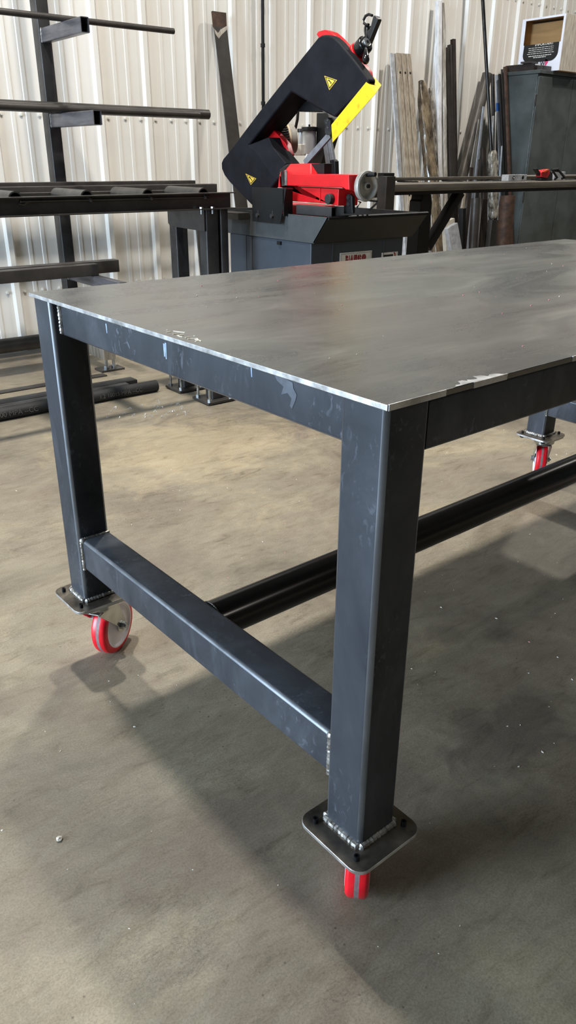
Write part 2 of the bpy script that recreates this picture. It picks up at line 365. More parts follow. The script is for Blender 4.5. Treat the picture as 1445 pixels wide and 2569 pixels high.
def text_mb(mb, txt, origin, u, v, height, depth=.0006, bold=0.0):
    cu = bpy.data.curves.new('t','FONT'); cu.body = txt; cu.size = 1; cu.offset = bold
    to = bpy.data.objects.new('t',cu); COL.objects.link(to); bpy.context.view_layer.update()
    me = bpy.data.meshes.new_from_object(to.evaluated_get(bpy.context.evaluated_depsgraph_get()))
    u=Vector(u).normalized(); v=Vector(v).normalized(); n=u.cross(v); o=Vector(origin)
    mb.add([o+u*(q.co.x*height/.7)+v*(q.co.y*height/.7)+n*depth for q in me.vertices],[list(p.vertices) for p in me.polygons])
    bpy.data.objects.remove(to); bpy.data.meshes.remove(me); bpy.data.curves.remove(cu)
def quad(mb, o, u, v, w, h, d):
    o=Vector(o); return mb.prism([o,o+u*w,o+u*w+v*h,o+v*h], u.cross(v)*d)

# ------------------------------------------------------------------ setting
mb = MB().box(-7,14,-9,YW+.05,-.08,0); struct('floor', mb, 'floor', 'worn grey-brown concrete workshop floor')
def wall_profile(x0, n, p=.3662):
    pts=[]
    for k in range(n):
        b=x0+k*p
        # big trapezoid rib then two small ribs
        for dx,dy in ((-.026,0),(-.012,.026),(.020,.026),(.038,0)): pts.append((b+dx,dy))
        for c in (.140,.236):
            for dx,dy in ((-.016,0),(-.011,.0042),(.011,.0042),(.016,0)): pts.append((b+c+dx,dy))
    return pts
mb = MB(); X0 = 1.908-.3662*24
pr = wall_profile(X0, 56)
o = 0
vs=[];fs=[]
for (x,d) in pr: vs += [(x,YW-d,.025),(x,YW-d,3.29)]
for k in range(len(pr)-1): fs.append((2*k,2*k+2,2*k+3,2*k+1))
mb.add(vs,fs)
mb.mat(1)
for z in (.42,1.50,2.62):
    for k in range(56):
        for dx,dep in ((-.055,0),(.062,0),(.19,0)):
            mb.cyl((X0+k*.3662+dx,YW-dep,z),(X0+k*.3662+dx,YW-dep-.004,z),.012,10); mb.cyl((X0+k*.3662+dx,YW-dep-.004,z),(X0+k*.3662+dx,YW-dep-.011,z),.007,6)
wb = struct('wall_back', mb, ['wall','lab_white'], 'cream ribbed metal cladding behind the saw', smooth=20)
mb = MB().box(-6.99,13.99,YW+.002,YW+.05,0,3.29); struct('trim_1', mb, 'trim', 'flashing behind the cladding')
mb = MB().box(-6.99,13.99,YW-.045,YW+.001,0,.022); struct('baseboard_back', mb, 'shed_dark', 'dark sill under the cladding')
# left end: roller door opening from y=-6 to 3.2, wall beside and above it
mb = MB().box(-7.1,-7,3.65,YW+.05,0,6).box(-7.1,-7,-9,.55,0,6).box(-7.1,-7,.55,3.65,4.4,6); struct('wall_left', mb, 'shed', 'end wall with the open roller door')
mb = MB().box(14,14.1,-9,YW+.05,0,6); struct('wall_right', mb, 'shed', 'far end wall')
mb = MB().box(-7.1,14.1,-9.1,-9,0,6); struct('wall_front', mb, 'shed_dark', 'dark far side of the shed')
mb = MB().prism([(-7.1,-9.1,6.0),(-7.1,1.7,6.0),(-7.1,YW+.05,3.3),(-7.1,YW+.05,3.4),(-7.1,1.7,6.1),(-7.1,-9.1,6.1)],(21.2,0,0)); struct('ceiling', mb, 'shed', 'unseen shed roof lining, sloped low to dim what the bench steel reflects')  # out of view; slope shaped to keep the bright upper wall from reflecting

# ------------------------------------------------------------------ workbench
Ht, Wt, Lt, zb, lw = .9676, 1.1395, 2.24, .165, .09
wbx = thing('welding_bench', 'large dark steel workbench on red castor wheels, in the foreground', 'workbench', (-.0283,-.0271,.0509), rotz=TH, off=(0,0,0))
wbx.scale=(.9595,)*3  # bench shrunk about the camera; root location above comes from the same scaling
GZ=-.0530                                      # floor level in bench coordinates
mb = MB(); z0 = Ht-.009
mb.box(-.006,Lt+.006,-.006,Wt+.006,z0,Ht)
top = make('bench_top', mb, ['top','ground'], wbx, bevel=.0012)
for p in top.data.polygons:
    if p.normal.x < -.5 or p.normal.x > .5: p.material_index = 1
# ground patches on the long front edge
for a,b_ in ((.0,.11),(.175,.25),(.43,.66),(1.0,1.3)): make('ground_edge_patch', MB().box(a-.004,b_,-.0072,-.0052,z0+.0005,Ht+.0003), 'ground', wbx)
rj = random.Random(4); edge = []
nn_ = 26
for k in range(nn_+1):
    t = k/nn_; env = math.sin(PI*min(1,max(0,t)))**.6
    edge.append((.13+.115*t, -.005+.022*env*rj.uniform(.25,1.0)))
mb = MB().prism([Vector((x,y,Ht+.0002)) for x,y in edge]+[Vector((.245,-.0055,Ht+.0002)),Vector((.13,-.0055,Ht+.0002))],(0,0,.0003))
make('ground_scuff', mb, 'ground', wbx)['label']='pale jagged grinder scuff at the front edge'
legpos = {'N':(0,0),'L':(0,Wt-lw),'R':(Lt-lw,0),'F':(Lt-lw,Wt-lw)}
for k,(x,y) in legpos.items():
    mb = MB().bar((x+lw/2,y+lw/2,zb),(x+lw/2,y+lw/2,z0),lw,lw,.012,up=(0,1,0),seg=5)
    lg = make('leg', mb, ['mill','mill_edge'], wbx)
    # welded joint at the foot
    wd = MB(); e=.002
    for a,b_ in (((x,y),(x+lw,y)),((x+lw,y),(x+lw,y+lw)),((x+lw,y+lw),(x,y+lw)),((x,y+lw),(x,y))):
        wd.bead((a[0],a[1],zb+.003),(b_[0],b_[1],zb+.003),.0075)
    make('weld_bead', wd, 'weld', wbx, lg)
    cx,cy = x+.04 if x<1 else x+.04, y+.04 if y<.5 else y+.038
    pl = MB(); pr = [(cx+a,cy+b_,zb-.008) for a,b_ in pl.rrect(.162,.162,.026,6)]
    pl.prism(pr,(0,0,.008)); n=len(pr)
    for i in range(2,2+n): pl.m[i]=1
    bp = make('base_plate', pl, ['plate','ground'], wbx, bevel=.0012)
    for sx in (-1,1):
        for sy in (-1,1):
            q=MB().cyl((cx+sx*.059,cy+sy*.053,zb),(cx+sx*.059,cy+sy*.053,zb+.010),.0052,14,t=.0022)
            q.cyl((cx+sx*.059,cy+sy*.053,zb+.001),(cx+sx*.059,cy+sy*.053,zb+.007),.0032,10)
            q.cyl((cx+sx*.059,cy+sy*.053,zb-.018),(cx+sx*.059,cy+sy*.053,zb-.008),.0095,6)
            make('bolt', q, 'bolt_black', wbx, bp)
# rails
ti,tw=.024,.045
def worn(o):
    # rounded tube corners get a brighter colour: some wear plus a painted highlight
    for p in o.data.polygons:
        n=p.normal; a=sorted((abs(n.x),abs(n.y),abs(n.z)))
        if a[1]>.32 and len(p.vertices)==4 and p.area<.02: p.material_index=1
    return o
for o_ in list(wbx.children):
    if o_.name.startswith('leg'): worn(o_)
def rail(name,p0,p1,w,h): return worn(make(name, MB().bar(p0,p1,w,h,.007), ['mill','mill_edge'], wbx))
zr=(.879+z0)/2; hr=z0-.879
er=rail('end_rail',(ti+tw/2,lw,zr),(ti+tw/2,Wt-lw,zr),tw,hr)
rail('end_rail',(Lt-ti-tw/2,lw,zr),(Lt-ti-tw/2,Wt-lw,zr),tw,hr)
rail('side_rail',(lw,.004+tw/2,zr),(Lt-lw,.004+tw/2,zr),tw,hr)
rail('side_rail',(lw,Wt-.004-tw/2,zr),(Lt-lw,Wt-.004-tw/2,zr),tw,hr)
wd=MB().bead((ti-.001,Wt-lw-.002,.882),(ti-.001,Wt-lw-.002,z0),.0065); make('weld_bead',wd,'weld',wbx,er)
lx0,lx1,lz0,lz1=.010,.092,.262,.352
for a in (0,1):
    xa=(lx0+lx1)/2 if a==0 else Lt-(lx0+lx1)/2
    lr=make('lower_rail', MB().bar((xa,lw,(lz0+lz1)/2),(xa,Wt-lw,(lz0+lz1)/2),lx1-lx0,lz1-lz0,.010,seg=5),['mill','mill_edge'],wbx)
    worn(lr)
    xs=lx0 if a==0 else Lt-lx1
    for ye,s in ((lw+.002,1),(Wt-lw-.002,-1)):
        wd=MB()
        wd.bead((xs-.001,ye,lz0),(xs-.001,ye,lz1-.004),.0058); wd.bead((xs+.006,ye,lz1),(xs+.08,ye,lz1),.005)
        wd.sphere((xs+.002,ye,lz1-.004),.009,10)
        make('weld_bead',wd,'weld',wbx,lr)
make('stretcher_pipe', MB().cyl((lx1-.002,.575,.307),(Lt-lx1+.002,.575,.307),.0455,40),'mill_pipe',wbx)
wd=MB()
pts=[(lx1+.001,.575+.0455*math.cos(t),.307+.0455*math.sin(t)) for t in [2*PI*k/40 for k in range(41)]]
for a,b_ in zip(pts,pts[1:]): wd.bead(a,b_,.0022,.004)
make('pipe_weld',wd,'mill_dark',wbx)
# chalk marks on the end rail and handwriting on the top
def tloc(p): c,s=math.cos(TH),math.sin(TH); return Vector((c*p.x+s*p.y,-s*p.x+c*p.y,p.z))
def on_top(px,py): return tloc(hz(px,py,Ht))
def on_rail(px,py,X=ti):
    a=tloc(CAM); d=ray(px,py); d=tloc(d); return a+d*((X-a.x)/d.x)
wr=MB()
strokes=[[(417,829),(420,829)],[(418,833.7),(430,832.5)],[(435,831.3),(464,835)],[(434,839),(450,837)],[(443,842),(462,840.3)],[(446,842.5),(452,845),(458,845.6)],
 [(465,848),(476,846)],[(471,851),(477,850)],[(485,843.5),(489,843.6)],[(478,850.6),(494,850),(497,852),(495,855.5),(490,857.5)],[(489,852),(497,853.5),(505,856.5)]]
for st in strokes:
    wr.tube([on_top(*p)+Vector((0,0,.0002)) for p in st],.0010,6)
make('chalk_writing',wr,'chalk',wbx)['label']='white handwritten chalk letters near the end edge'
for (x0,y0,x1,y1,w) in ((266,812,269,836,.0025),(411.5,862,413.5,895,.003),(415.5,860,417.5,901,.0025),(630,912,632,946,.0018)):
    a=on_rail(x0,y0);b_=on_rail(x1,y1); ck=MB().hexa([a+Vector((dx,dy*w,0)) for dx,dy in ((-.0004,-1),(-.0004,1),(.001,1),(.001,-1))]+[b_+Vector((dx,dy*w*.6,0)) for dx,dy in ((-.0004,-1),(-.0004,1),(.001,1),(.001,-1))])
    make('chalk_mark',ck,'chalk_blue',wbx)['label']='pale vertical chalk line on the end rail'

k=MB().prism([on_rail(a,b_)-Vector((.0004,0,0)) for a,b_ in ((690,942),(712,947),(735,960),(737,975),(745,990),(742,1005),(733,1026),(728,1018),(732,1000),(722,986),(706,990),(712,970),(696,955))],(-.0003,0,0))
make('scale_patch',k,'scuff',wbx)['label']='pale bare patch on the end rail'

# castors
def castor(cx,cy,az,trail):
    top=zb-.008; Rw=.0855; kk=Rw/.0612
    a=math.radians(az); ax=Vector((math.cos(a),math.sin(a),0)); ro=Vector((-ax.y,ax.x,0)); Z=Vector((0,0,1))
    c=Vector((cx,cy,0)); w=c+ro*trail+Z*(GZ+Rw)
    root=make('castor', MB().prism([c+Z*(top-.005)+Vector((p,q,0)) for p,q in MB().rrect(.126,.116,.012,4)],(0,0,.005)), 'chrome', wbx, bevel=.001)
    f=MB().cyl(c+Z*(top-.024),c+Z*(top-.005),.044,32).cyl(c+Z*(top-.034),c+Z*(top-.024),.036,32,r2=.044)
    make('swivel_race',f,'chrome',wbx,root)
    f=MB(); g=.029
    zt=top-.030
    f.prism([c+ax*(-g)+ro*(-.045)+Z*zt,c+ax*g+ro*(-.045)+Z*zt,c+ax*g+ro*.045+Z*zt,c+ax*(-g)+ro*.045+Z*zt],Z*.004)
    for sgn in (-1,1):
        o=c+ax*(g*sgn); wz=w.z
        tw_=trail
        pl=[o+ro*(-.046)+Z*zt]
        pl.append(o+ro*(.050)+Z*zt)
        for k in range(9):
            t=.35-(PI+.7)*k/8
            pl.append(o+ro*(tw_+.022*math.cos(t))+Z*(wz+.022*math.sin(t)))
        f.prism(pl,ax*(.003*sgn))
    make('fork',f,'chrome',wbx,root,bevel=.0012)
    f=MB(); hw=.0225
    prof=[(-hw,.067),(-hw,.078),(-hw+.004,Rw-.002),(-hw+.008,Rw),(-.0045,Rw),(.0045,Rw),(hw-.008,Rw),(hw-.004,Rw-.002),(hw,.078),(hw,.067)]
    f.lathe(w,ax,prof,64,[0,0,0,0,1,0,0,0,0])
    make('tread',f,['red_pu','grey_band'],wbx,root,smooth=50)
    prof=[(-hw+.001,.0001),(-hw-.004,.0001),(-hw-.004,.016),(-hw+.004,.026),(-hw+.004,.058),(-hw-.001,.063),(-hw-.001,.0675),(hw+.001,.0675),(hw+.001,.063),(hw-.004,.058),(hw-.004,.026),(hw+.004,.016),(hw+.004,.0001)]
    make('wheel_hub',MB().lathe(w,ax,prof,48),'nylon',wbx,root,smooth=40)
    f=MB().cyl(w-ax*(g+.008),w+ax*(g+.017),.006,16)
    for sgn in (-1,1): f.cyl(w+ax*(sgn*(g+.003)),w+ax*(sgn*(g+.012)),.0125,6)
    make('axle_nut',f,'zinc',wbx,root,bevel=.0008)
castor(.040,.037,312,.062)
castor(.042,1.068,303,.065)
castor(Lt-.05,Wt-.075,306,.060)
castor(Lt-.05,.04,304,.062)

# ------------------------------------------------------------------ bandsaw
XC=2.08                                           # plane of the black bow cover
SX0,SX1,SY0,SY1=1.9,2.61,2.285,3.16              # drip tray
saw=thing('bandsaw','red and black metal-cutting bandsaw with its bow raised, on a grey cabinet','bandsaw',(2.25,2.75,0))
cab=MB().box(1.906,2.57,2.42,3.14,0,.872)
pc=make('cabinet',cab,['blue_grey','dark_paint_and_shade'],saw,bevel=.006)
for y in (2.98,2.925): make('panel_seam',MB().box(1.9035,1.906,y-.002,y+.002,0,.868),'grey_paint',saw,pc)
for x in (2.05,2.42): make('panel_seam',MB().box(x-.0015,x+.0015,2.4175,2.42,0,.868),'grey_paint',saw,pc)
make('door_catch',MB().box(1.896,1.906,2.66,2.69,.845,.862),'black',saw,pc)
# drip tray
t=MB(); zt=1.0; zl=.872; yb0=2.392; th=.006
def wallq(a,b_,c,d,n): t.prism([Vector(a),Vector(b_),Vector(c),Vector(d)],Vector(n)*th)
wallq((SX0,SY0,zt),(SX0,SY1,zt),(SX0,SY1,zl),(SX0,yb0,zl),(1,0,0))
wallq((SX1,SY0,zt),(SX1,yb0,zl),(SX1,SY1,zl),(SX1,SY1,zt),(-1,0,0))
wallq((SX0,SY1,zt),(SX1,SY1,zt),(SX1,SY1,zl),(SX0,SY1,zl),(0,-1,0))
tray=make('drip_tray',t,'grey_paint',saw,bevel=.0015)
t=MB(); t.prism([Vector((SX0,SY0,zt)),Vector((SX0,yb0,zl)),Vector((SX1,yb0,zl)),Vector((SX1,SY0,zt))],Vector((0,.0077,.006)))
t.box(SX0,SX1,SY0-.002,SY0+.016,zt-.012,zt); make('tray_front',t,'dark_paint_and_shade',saw,tray,bevel=.001)  # tray front coloured darker than the tray to carry its shade
t=MB().box(SX0+.006,SX1-.006,yb0,SY1-.006,zl,zl+.006); make('tray_floor',t,'dark_paint_and_shade',saw,tray)
def P(px,py,x=XC): return hx(px,py,x)
def poly(pts,x): return [hx(a,b_,x) for a,b_ in pts]
# bow cover outline
outl=[(797,94),(806,88.5),(815,87),(825,88),(835,92),(850,105),(877,137),(902,169),(918,190),(925,200),(922,212),
      (838,294),(794,271),(756,245),(730,231),(676,299),(625,363),(640,374),(664,408),(695,453),(650,512),(631,515),(603,486),(575,457),(562,440),(555.5,424),(554.5,408),(559,398),(571,384),(647,283),(724,185)]
c=MB().prism(poly(outl,XC),(.05,0,0))
cover=make('bow_cover',c,'saw_black',saw,bevel=.012,seg=3,smooth=30)
for pl_,dd in (([(731,231),(626,363),(619,355),(723,227)],.15),([(731,231),(838,293),(841,286),(735,226)],.10),([(626,363),(640,374),(664,408),(657,412),(620,368)],.10)):
    make('cover_lip',MB().prism(poly(pl_,XC+.012),(dd,0,0)),'saw_black',saw,cover,bevel=.004)
# lower wheel cover with slanted facet
low=[(625,363),(673,344),(683,368),(717,410),(695,453),(664,430)]
c=MB().prism([hx(a,b_,XC+(.02 if k in(1,2) else 0)) for k,(a,b_) in enumerate(low)],(.10,0,0)); make('cover_facet',c,'blue_grey' if 0 else 'saw_black',saw,cover,bevel=.006)
# red frame behind
XR=XC+.05
redo=[(822,104),(811,88),(817,80.5),(832,77),(850,83),(864,95),(880,112),(893,130),(912,150),(926,165),(936,181),(939,198),(930,207),(842,268),(800,256),(762,232),(738,220),(700,275),(650,335),(655,362),(685,408),(670,440),(650,470),(615,445),(592,415),(598,395),(668,300),(742,200)]
c=MB().prism(poly(redo,XR+.05),(-.05,0,0)); fr=make('bow_frame',c,'saw_red',saw,bevel=.008,seg=3)
# inner guard behind tip
c=MB().prism(poly([(722,279),(752,250),(800,262),(812,283),(806,281)],XR+.10),(.10,0,0)); make('rear_guard',c,'dark_paint_and_shade',saw,bevel=.003)
# warning stickers
def sticker(pts):
    cc=[sum(p[0] for p in pts)/3,sum(p[1] for p in pts)/3]
    s=MB(); lay=lambda k,d,m: s.mat(m).prism([hx(cc[0]+(a-cc[0])*k,cc[1]+(b_-cc[1])*k,XC-d) for a,b_ in pts],(.0006,0,0))
    lay(1.0,.0006,0); lay(.86,.0010,1); lay(.66,.0014,0)
    mid=((pts[0][0]+pts[1][0])/2,(pts[0][1]+pts[1][1])/2); tip=pts[2]
    L=lambda t:(mid[0]+(tip[0]-mid[0])*t,mid[1]+(tip[1]-mid[1])*t)
    return s,L
for pts in ([(813.5,190),(845.3,201),(826,226)],[(616,435.6),(642.7,448),(629,464)]):
    s,L=sticker(pts); s.mat(1)
    # exclamation mark runs from the left edge towards the right corner
    ctr=((pts[0][0]+pts[1][0]+pts[2][0])/3,(pts[0][1]+pts[1][1]+pts[2][1])/3)
    e0=(ctr[0]-4.5,ctr[1]-5.5); e1=(ctr[0]+1.5,ctr[1]+1.2); e2=(ctr[0]+2.8,ctr[1]+2.8)
    d=1.5
    s.prism([hx(e0[0]-d,e0[1]+d*.6,XC-.0018),hx(e0[0]+d,e0[1]-d*.6,XC-.0018),hx(e1[0]+.7,e1[1]-.4,XC-.0018),hx(e1[0]-.7,e1[1]+.4,XC-.0018)],(.0006,0,0))
    s.cyl(hx(*e2,XC-.0018),hx(*e2,XC-.0012),.0042,8)
    make('warning_sticker',s,['sticker_y','black'],saw,cover)
# yellow blade guard (bent sheet)
XY=XC-.006
c=MB().prism(poly([(918,207),(943,233),(834,358),(831,313)],XY),(.003,0,0))
a=poly([(943,233),(946,230)],XY)
c.prism([hx(918,207,XY),hx(943,233,XY),hx(957,214,XY+.11),hx(937,193,XY+.11)],(.002,.002,.002))
make('blade_guard',c,'yellow',saw,bevel=.0008)
# tension wheel, levers and handle at the tip
ba=(P(797,94)-P(571,384)).normalized()            # along the bow
XT=XR+.03
h0=hx(899,131,XT); h1=h0+ba*.062
c=MB().cyl(h0-ba*.02,h0+ba*.008,.046,28); make('tension_boss',c,'saw_red',saw,bevel=.004)
k=MB().cyl(h0+ba*.008,h1,.040,32); kn=make('tension_wheel',k,'gloss_black',saw,bevel=.010,seg=3)
k=MB().cyl(h1,h1+ba*.008,.021,28).mat(1).cyl(h1+ba*.007,h1+ba*.0095,.008,12); make('wheel_cap',k,['zinc','black'],saw,kn,bevel=.001)
up=ba.cross(Vector((1,0,0))).normalized()
if up.z<0: up=-up
for dvec in ((up*.86+Vector((.5,0,0))).normalized(),(-up*.9-Vector((.42,0,0))).normalized()):
    b0=h1-ba*.004+dvec*.018
    ln=[0,.016,.040,.061,.078,.090,.096]; rr=[.005,.007,.012,.0165,.0175,.013,.003]
    k=MB().tube([b0+dvec*q for q in ln],rr,14); make('lever_knob',k,'gloss_black',saw,kn)
XHd=XR+.05
k=MB().prism(poly([(908,112),(921,117),(948,49),(944,41),(936,38),(928,70),(918,80)],XHd),(.028,0,0)); hd=make('feed_handle',k,'black',saw,bevel=.005,seg=3)
lp=[(934,39),(925,36),(917,40),(912,50),(913,58),(918,62),(925,62)]
k=MB().tube([hx(a,b_,XHd+.014) for a,b_ in lp],.006,10); make('trigger_guard',k,'black',saw,hd)
# blade guide arm and bracket
k=MB(); XB=XC+.065
a=hx(826,338,XB); b_=hx(763,409,XB); dn=(b_-a).normalized().cross(Vector((1,0,0))).normalized()
k.hexa([a+dn*.016,a-dn*.016,a-dn*.016+Vector((.012,0,0)),a+dn*.016+Vector((.012,0,0)),b_+dn*.016,b_-dn*.016,b_-dn*.016+Vector((.012,0,0)),b_+dn*.016+Vector((.012,0,0))])
make('saw_blade',k,'blade',saw,bevel=.001)
k=MB().prism(poly([(814,300),(821,294),(829,303),(828,316),(832,326),(829,340),(815,337),(814,325),(817,315),(812,306)],XB-.012),(.04,0,0))
bg=make('blade_guide',k,'rubber',saw,bevel=.003)
for q in ((822,302),(819,308),(822,320)): make('guide_bolt',MB().cyl(hx(*q,XB-.011),hx(*q,XB-.017),.005,8),'zinc',saw,bg)
# gearbox and motor seen through the bow
k=MB().prism(poly([(686,328),(697,323),(731,360),(740,389),(728,412),(700,400),(684,372)],XC+.14),(-.04,0,0))
gb=make('gearbox',k,'saw_red',saw,bevel=.006,seg=3)
k=MB().prism(poly([(684,366),(690,358),(730,398),(724,412),(712,412)],XC+.10),(-.02,0,0)); make('gearbox_rib',k,'saw_red',saw,gb,bevel=.004)
mc=hx(719,350,XC+.24)
mdir=Vector((.9,.0,.0)).normalized(); tlt=Vector((.9,-.35,.12)).normalized()
k=MB().cyl(mc-tlt*.08,mc+tlt*.045,.078,36); mo=make('motor',k,'grey_motor',saw,bevel=.008,seg=3)
k=MB()
for q in range(36):
    t_=2*PI*q/36; f0,f1,aa,W_,H_=k.frame(mc,mc+tlt); d_=W_*math.cos(t_)+H_*math.sin(t_)
    k.bar(mc-tlt*.075+d_*.080,mc-tlt*.006+d_*.080,.005,.010,.001,up=d_)
make('cooling_fin',k,'dark_paint_and_shade',saw,mo)
k=MB().lathe(mc-tlt*.004,tlt,[(0,.076),(0,.086),(.009,.086),(.009,.076)],40); make('motor_band',k,'beige',saw,mo)
k=MB().tube([hx(a,b_,XC+.26) for a,b_ in ((748,276),(746,300),(742,318),(736,336),(732,345))],.008,8); make('motor_cable',k,'rubber',saw)
# hydraulic cylinder and column behind
XHc=XC+.42
k=MB().cyl(hx(776,386,XHc),hx(776,328,XHc),.040,28); hcx=make('hydraulic_cylinder',k,'hydraulic',saw)
k=MB().cyl(hx(756,364,XHc),hx(756,330,XHc),.017,20); make('oil_reservoir',k,'hydraulic',saw,hcx)
k=MB().cyl(hx(776,330,XHc),hx(776,319,XHc),.046,28).cyl(hx(756,332,XHc),hx(756,323,XHc),.024,20).cyl(hx(776,319,XHc),hx(776,312,XHc),.006,10); make('cylinder_cap',k,'black',saw,hcx,bevel=.002)
k=MB(); a=hx(752,376,XHc-.05); k.box(a.x-.02,a.x+.02,a.y-.035,a.y+.035,a.z-.03,a.z+.03); make('switch_box',k,'lab_white',saw,bevel=.003)
k=MB().prism(poly([(794,283),(822,283),(832,312),(826,345),(806,412),(768,412),(770,388),(792,384)],XHc+.03),(.07,0,0)); make('column',k,'black',saw,bevel=.004)
k=MB(); k.prism(poly([(808,352),(817,342),(830,430),(820,432)],XHc+.02),(.02,0,0)); k.prism(poly([(819,345),(827,345),(841,430),(832,432)],XHc+.02),(.02,0,0)); make('strut',k,'blade',saw,bevel=.002)
k=MB().prism(poly([(827,402),(836,400),(840,404),(841,440),(829,440)],XHc-.1),(.03,0,0)); make('stop_post',k,'black',saw,bevel=.003)
# vise
XV=1.95
k=MB().prism(poly([(711,427),(717,426),(736,436),(875,438),(876,477),(867,476),(860,471),(717,466)],XV),(.11,0,0))
vb=make('vise_body',k,'saw_red',saw,bevel=.004)
k=MB().prism([hx(712,426,XV+.005),hx(728,411,XV+.05),hx(778,410,XV+.05),hx(778,437,XV+.005),hx(736,437,XV+.005)],(.07,0,0)); make('vise_hump',k,'saw_red',saw,vb,bevel=.003)
k=MB().prism(poly([(778,411),(813,410),(813,437),(778,437)],XV+.055),(.05,0,0)); make('vise_jaw',k,'dark_paint_and_shade',saw,vb,bevel=.002)
k=MB().prism([hx(702,426,XV+.02),hx(703,466,XV+.02),hx(713,467,XV-.002),hx(713,426,XV-.002),hx(727,411,XV+.045),hx(719,412,XV+.06)],(.02,0,0)); make('jaw_plate',k,'black',saw,vb,bevel=.001)
k=MB().prism(poly([(714,426),(720,427),(720,465),(714,465)],XV-.003),(.003,0,0)); make('jaw_edge',k,'zinc',saw,vb)
k=MB().prism(poly([(700,440),(704,430),(704,468),(850,474),(848,517),(822,511),(722,504),(722,470),(697,470)],XV+.012),(.13,0,0)); vl=make('vise_base',k,'saw_red',saw,bevel=.003)
k=MB().prism(poly([(801,472),(803.5,472),(803.5,508),(801,508)],XV+.009),(.003,0,0)); make('base_rib',k,'saw_red',saw,vl)
q=hx(832,499,XV+.012); k=MB().cyl(q,q+Vector((-.028,0,0)),.024,24); make('lock_knob',k,'rubber',saw,vl,bevel=.004)
k=MB().box(2.03,2.22,2.60,3.0,.88,1.035); make('bed',k,'saw_red',saw,bevel=.006)
k=MB().prism(poly([(856,440),(905,440),(903,488),(893,486),(884,478),(876,477)],XV+.09),(.05,0,0)); make('screw_housing',k,'saw_red',saw,vb,bevel=.004)
hwc=hx(919,467,XV+.085)
k=MB().lathe(hwc,(0,1,0),[(.014,.066),(.0,.069),(-.011,.066),(-.013,.058),(-.003,.049),(.005,.044),(.006,.018),(-.009,.016),(-.011,.0001)],48)
k.lathe(hwc,(0,1,0),[(.014,.066),(.017,.049),(.013,.022),(.016,.0001)],48)
hw=make('handwheel',k,'handwheel',saw,smooth=30)
k=MB().cyl(hwc+Vector((0,-.009,0)),hwc+Vector((0,-.018,0)),.010,6); make('hub_nut',k,'black',saw,hw)
k=MB().cyl(hwc+Vector((.0,.0,.050)),hwc+Vector((0,-.058,.052)),.0105,18); make('crank_handle',k,'black',saw,hw,bevel=.003)
k=MB().cyl(hwc+Vector((0,.02,0)),hwc+Vector((0,.16,0)),.014,18); make('vise_screw',k,'zinc',saw,hw)
k=MB().prism(poly([(862,492),(866,487),(876,486),(883,492),(884,536),(862,536)],XV+.065),(.02,0,0)); br=make('stop_bracket',k,'black',saw,bevel=.003)
for q in ((873,495),(873,512)): make('bracket_bolt',MB().cyl(hx(*q,XV+.066),hx(*q,XV+.057),.009,10),'rubber',saw,br)
for d in (0,.03):
    k=MB().tube([hx(a,b_,XV+.2+d) for a,b_ in ((896,520),(905,508),(890,500),(905,500),(946,505),(944,511),(928,526))],.005,8)
    make('wire_hook',k,'black',saw)
k=MB().prism(poly([(632,470),(718,472),(703,562),(633,555)],1.872),(.004,0,0))
a=hx(706,474,1.872); k.box(1.872,1.93,a.y-.02,a.y-.012,.99,1.118)
dp=make('deflector_plate',k,'dark_paint_and_shade',saw,bevel=.001)
for q in ((648,540),(684,542)):
    p_=hx(*q,1.872); k=MB().cyl(p_,p_+Vector((-.012,0,0)),.011,6); k.box(1.8705,1.8725,p_.y-.004,p_.y+.004,p_.z,p_.z+.025)
    make('plate_bolt',k,'rubber',saw,dp)
k=MB(); a=hx(574,540,1.86); k.box(1.82,1.895,2.93,3.10,.955,.99); make('tray_bracket',k,'mill_dark',saw,bevel=.002)
k=MB().bar((2.42,2.62,1.055),(2.42,2.62,1.135),.07,.07,.006,up=(0,1,0)).box(2.36,2.5,2.55,2.68,1.0,1.03)
p0=hy(975,527,2.72);p1=hy(967,443,2.72)
k=MB().bar((p0.x,2.75,.875),(p0.x,2.75,p1.z),.075,.075,.006,up=(0,1,0)); make('rear_post',k,'mill_dark',saw)
# labels on the cabinet
YL=2.42; Ux=Vector((1,0,0)); Uz=Vector((0,0,1))
a=hy(853,634,YL-.001); b_=hy(933,629,YL-.001); zt_=(a.z+b_.z)/2+.0; wl=b_.x-a.x
k=MB().box(a.x,b_.x,YL-.0016,YL,zt_-.095,zt_)
k.mat(2)
for x0,x1,z0_,z1_ in ((a.x+.006,b_.x-.006,zt_-.008,zt_-.0065),(a.x+.006,a.x+.0075,zt_-.09,zt_-.0065),(b_.x-.0075,b_.x-.006,zt_-.09,zt_-.0065)): k.box(x0,x1,YL-.0022,YL-.0014,z0_,z1_)
k.mat(1); lh=.034; lx=a.x+wl*.17; lz=zt_-.049; D=Vector((0,.0008,0))
def L2(pts,ox):
    k.prism([Vector((lx+ox+p*lh,YL-.0022,lz+q*lh)) for p,q in pts],D)
def arc(cx,cy,rx,ry,a0,a1,n=10): return [(cx+rx*math.cos(math.radians(a0+(a1-a0)*i/n)),cy+ry*math.sin(math.radians(a0+(a1-a0)*i/n))) for i in range(n+1)]
L2([(0,.52)]+[(.28,.52)]+arc(.28,.76,.24,.24,-90,90)+[(0,1)],0); L2([(0,0)]+arc(.32,.24,.3,.24,-90,90)+[(0,.48)],0)
L2([(0,0),(.16,0),(.16,1),(0,1)],lh*.72)
L2([(0,0),(.30,0),(.38,1),(.28,1)],lh*.95); L2([(.36,0),(.68,0),(.44,1),(.41,1)],lh*.95)
L2([(0,0),(.34,0),(.34,.3),(.1,1),(0,1)],lh*1.72); L2([(.38,0),(.72,0),(.72,1),(.38,1),(.38,.42)],lh*1.72) ; L2([(.16,1),(.36,.45),(.36,1)],lh*1.72)
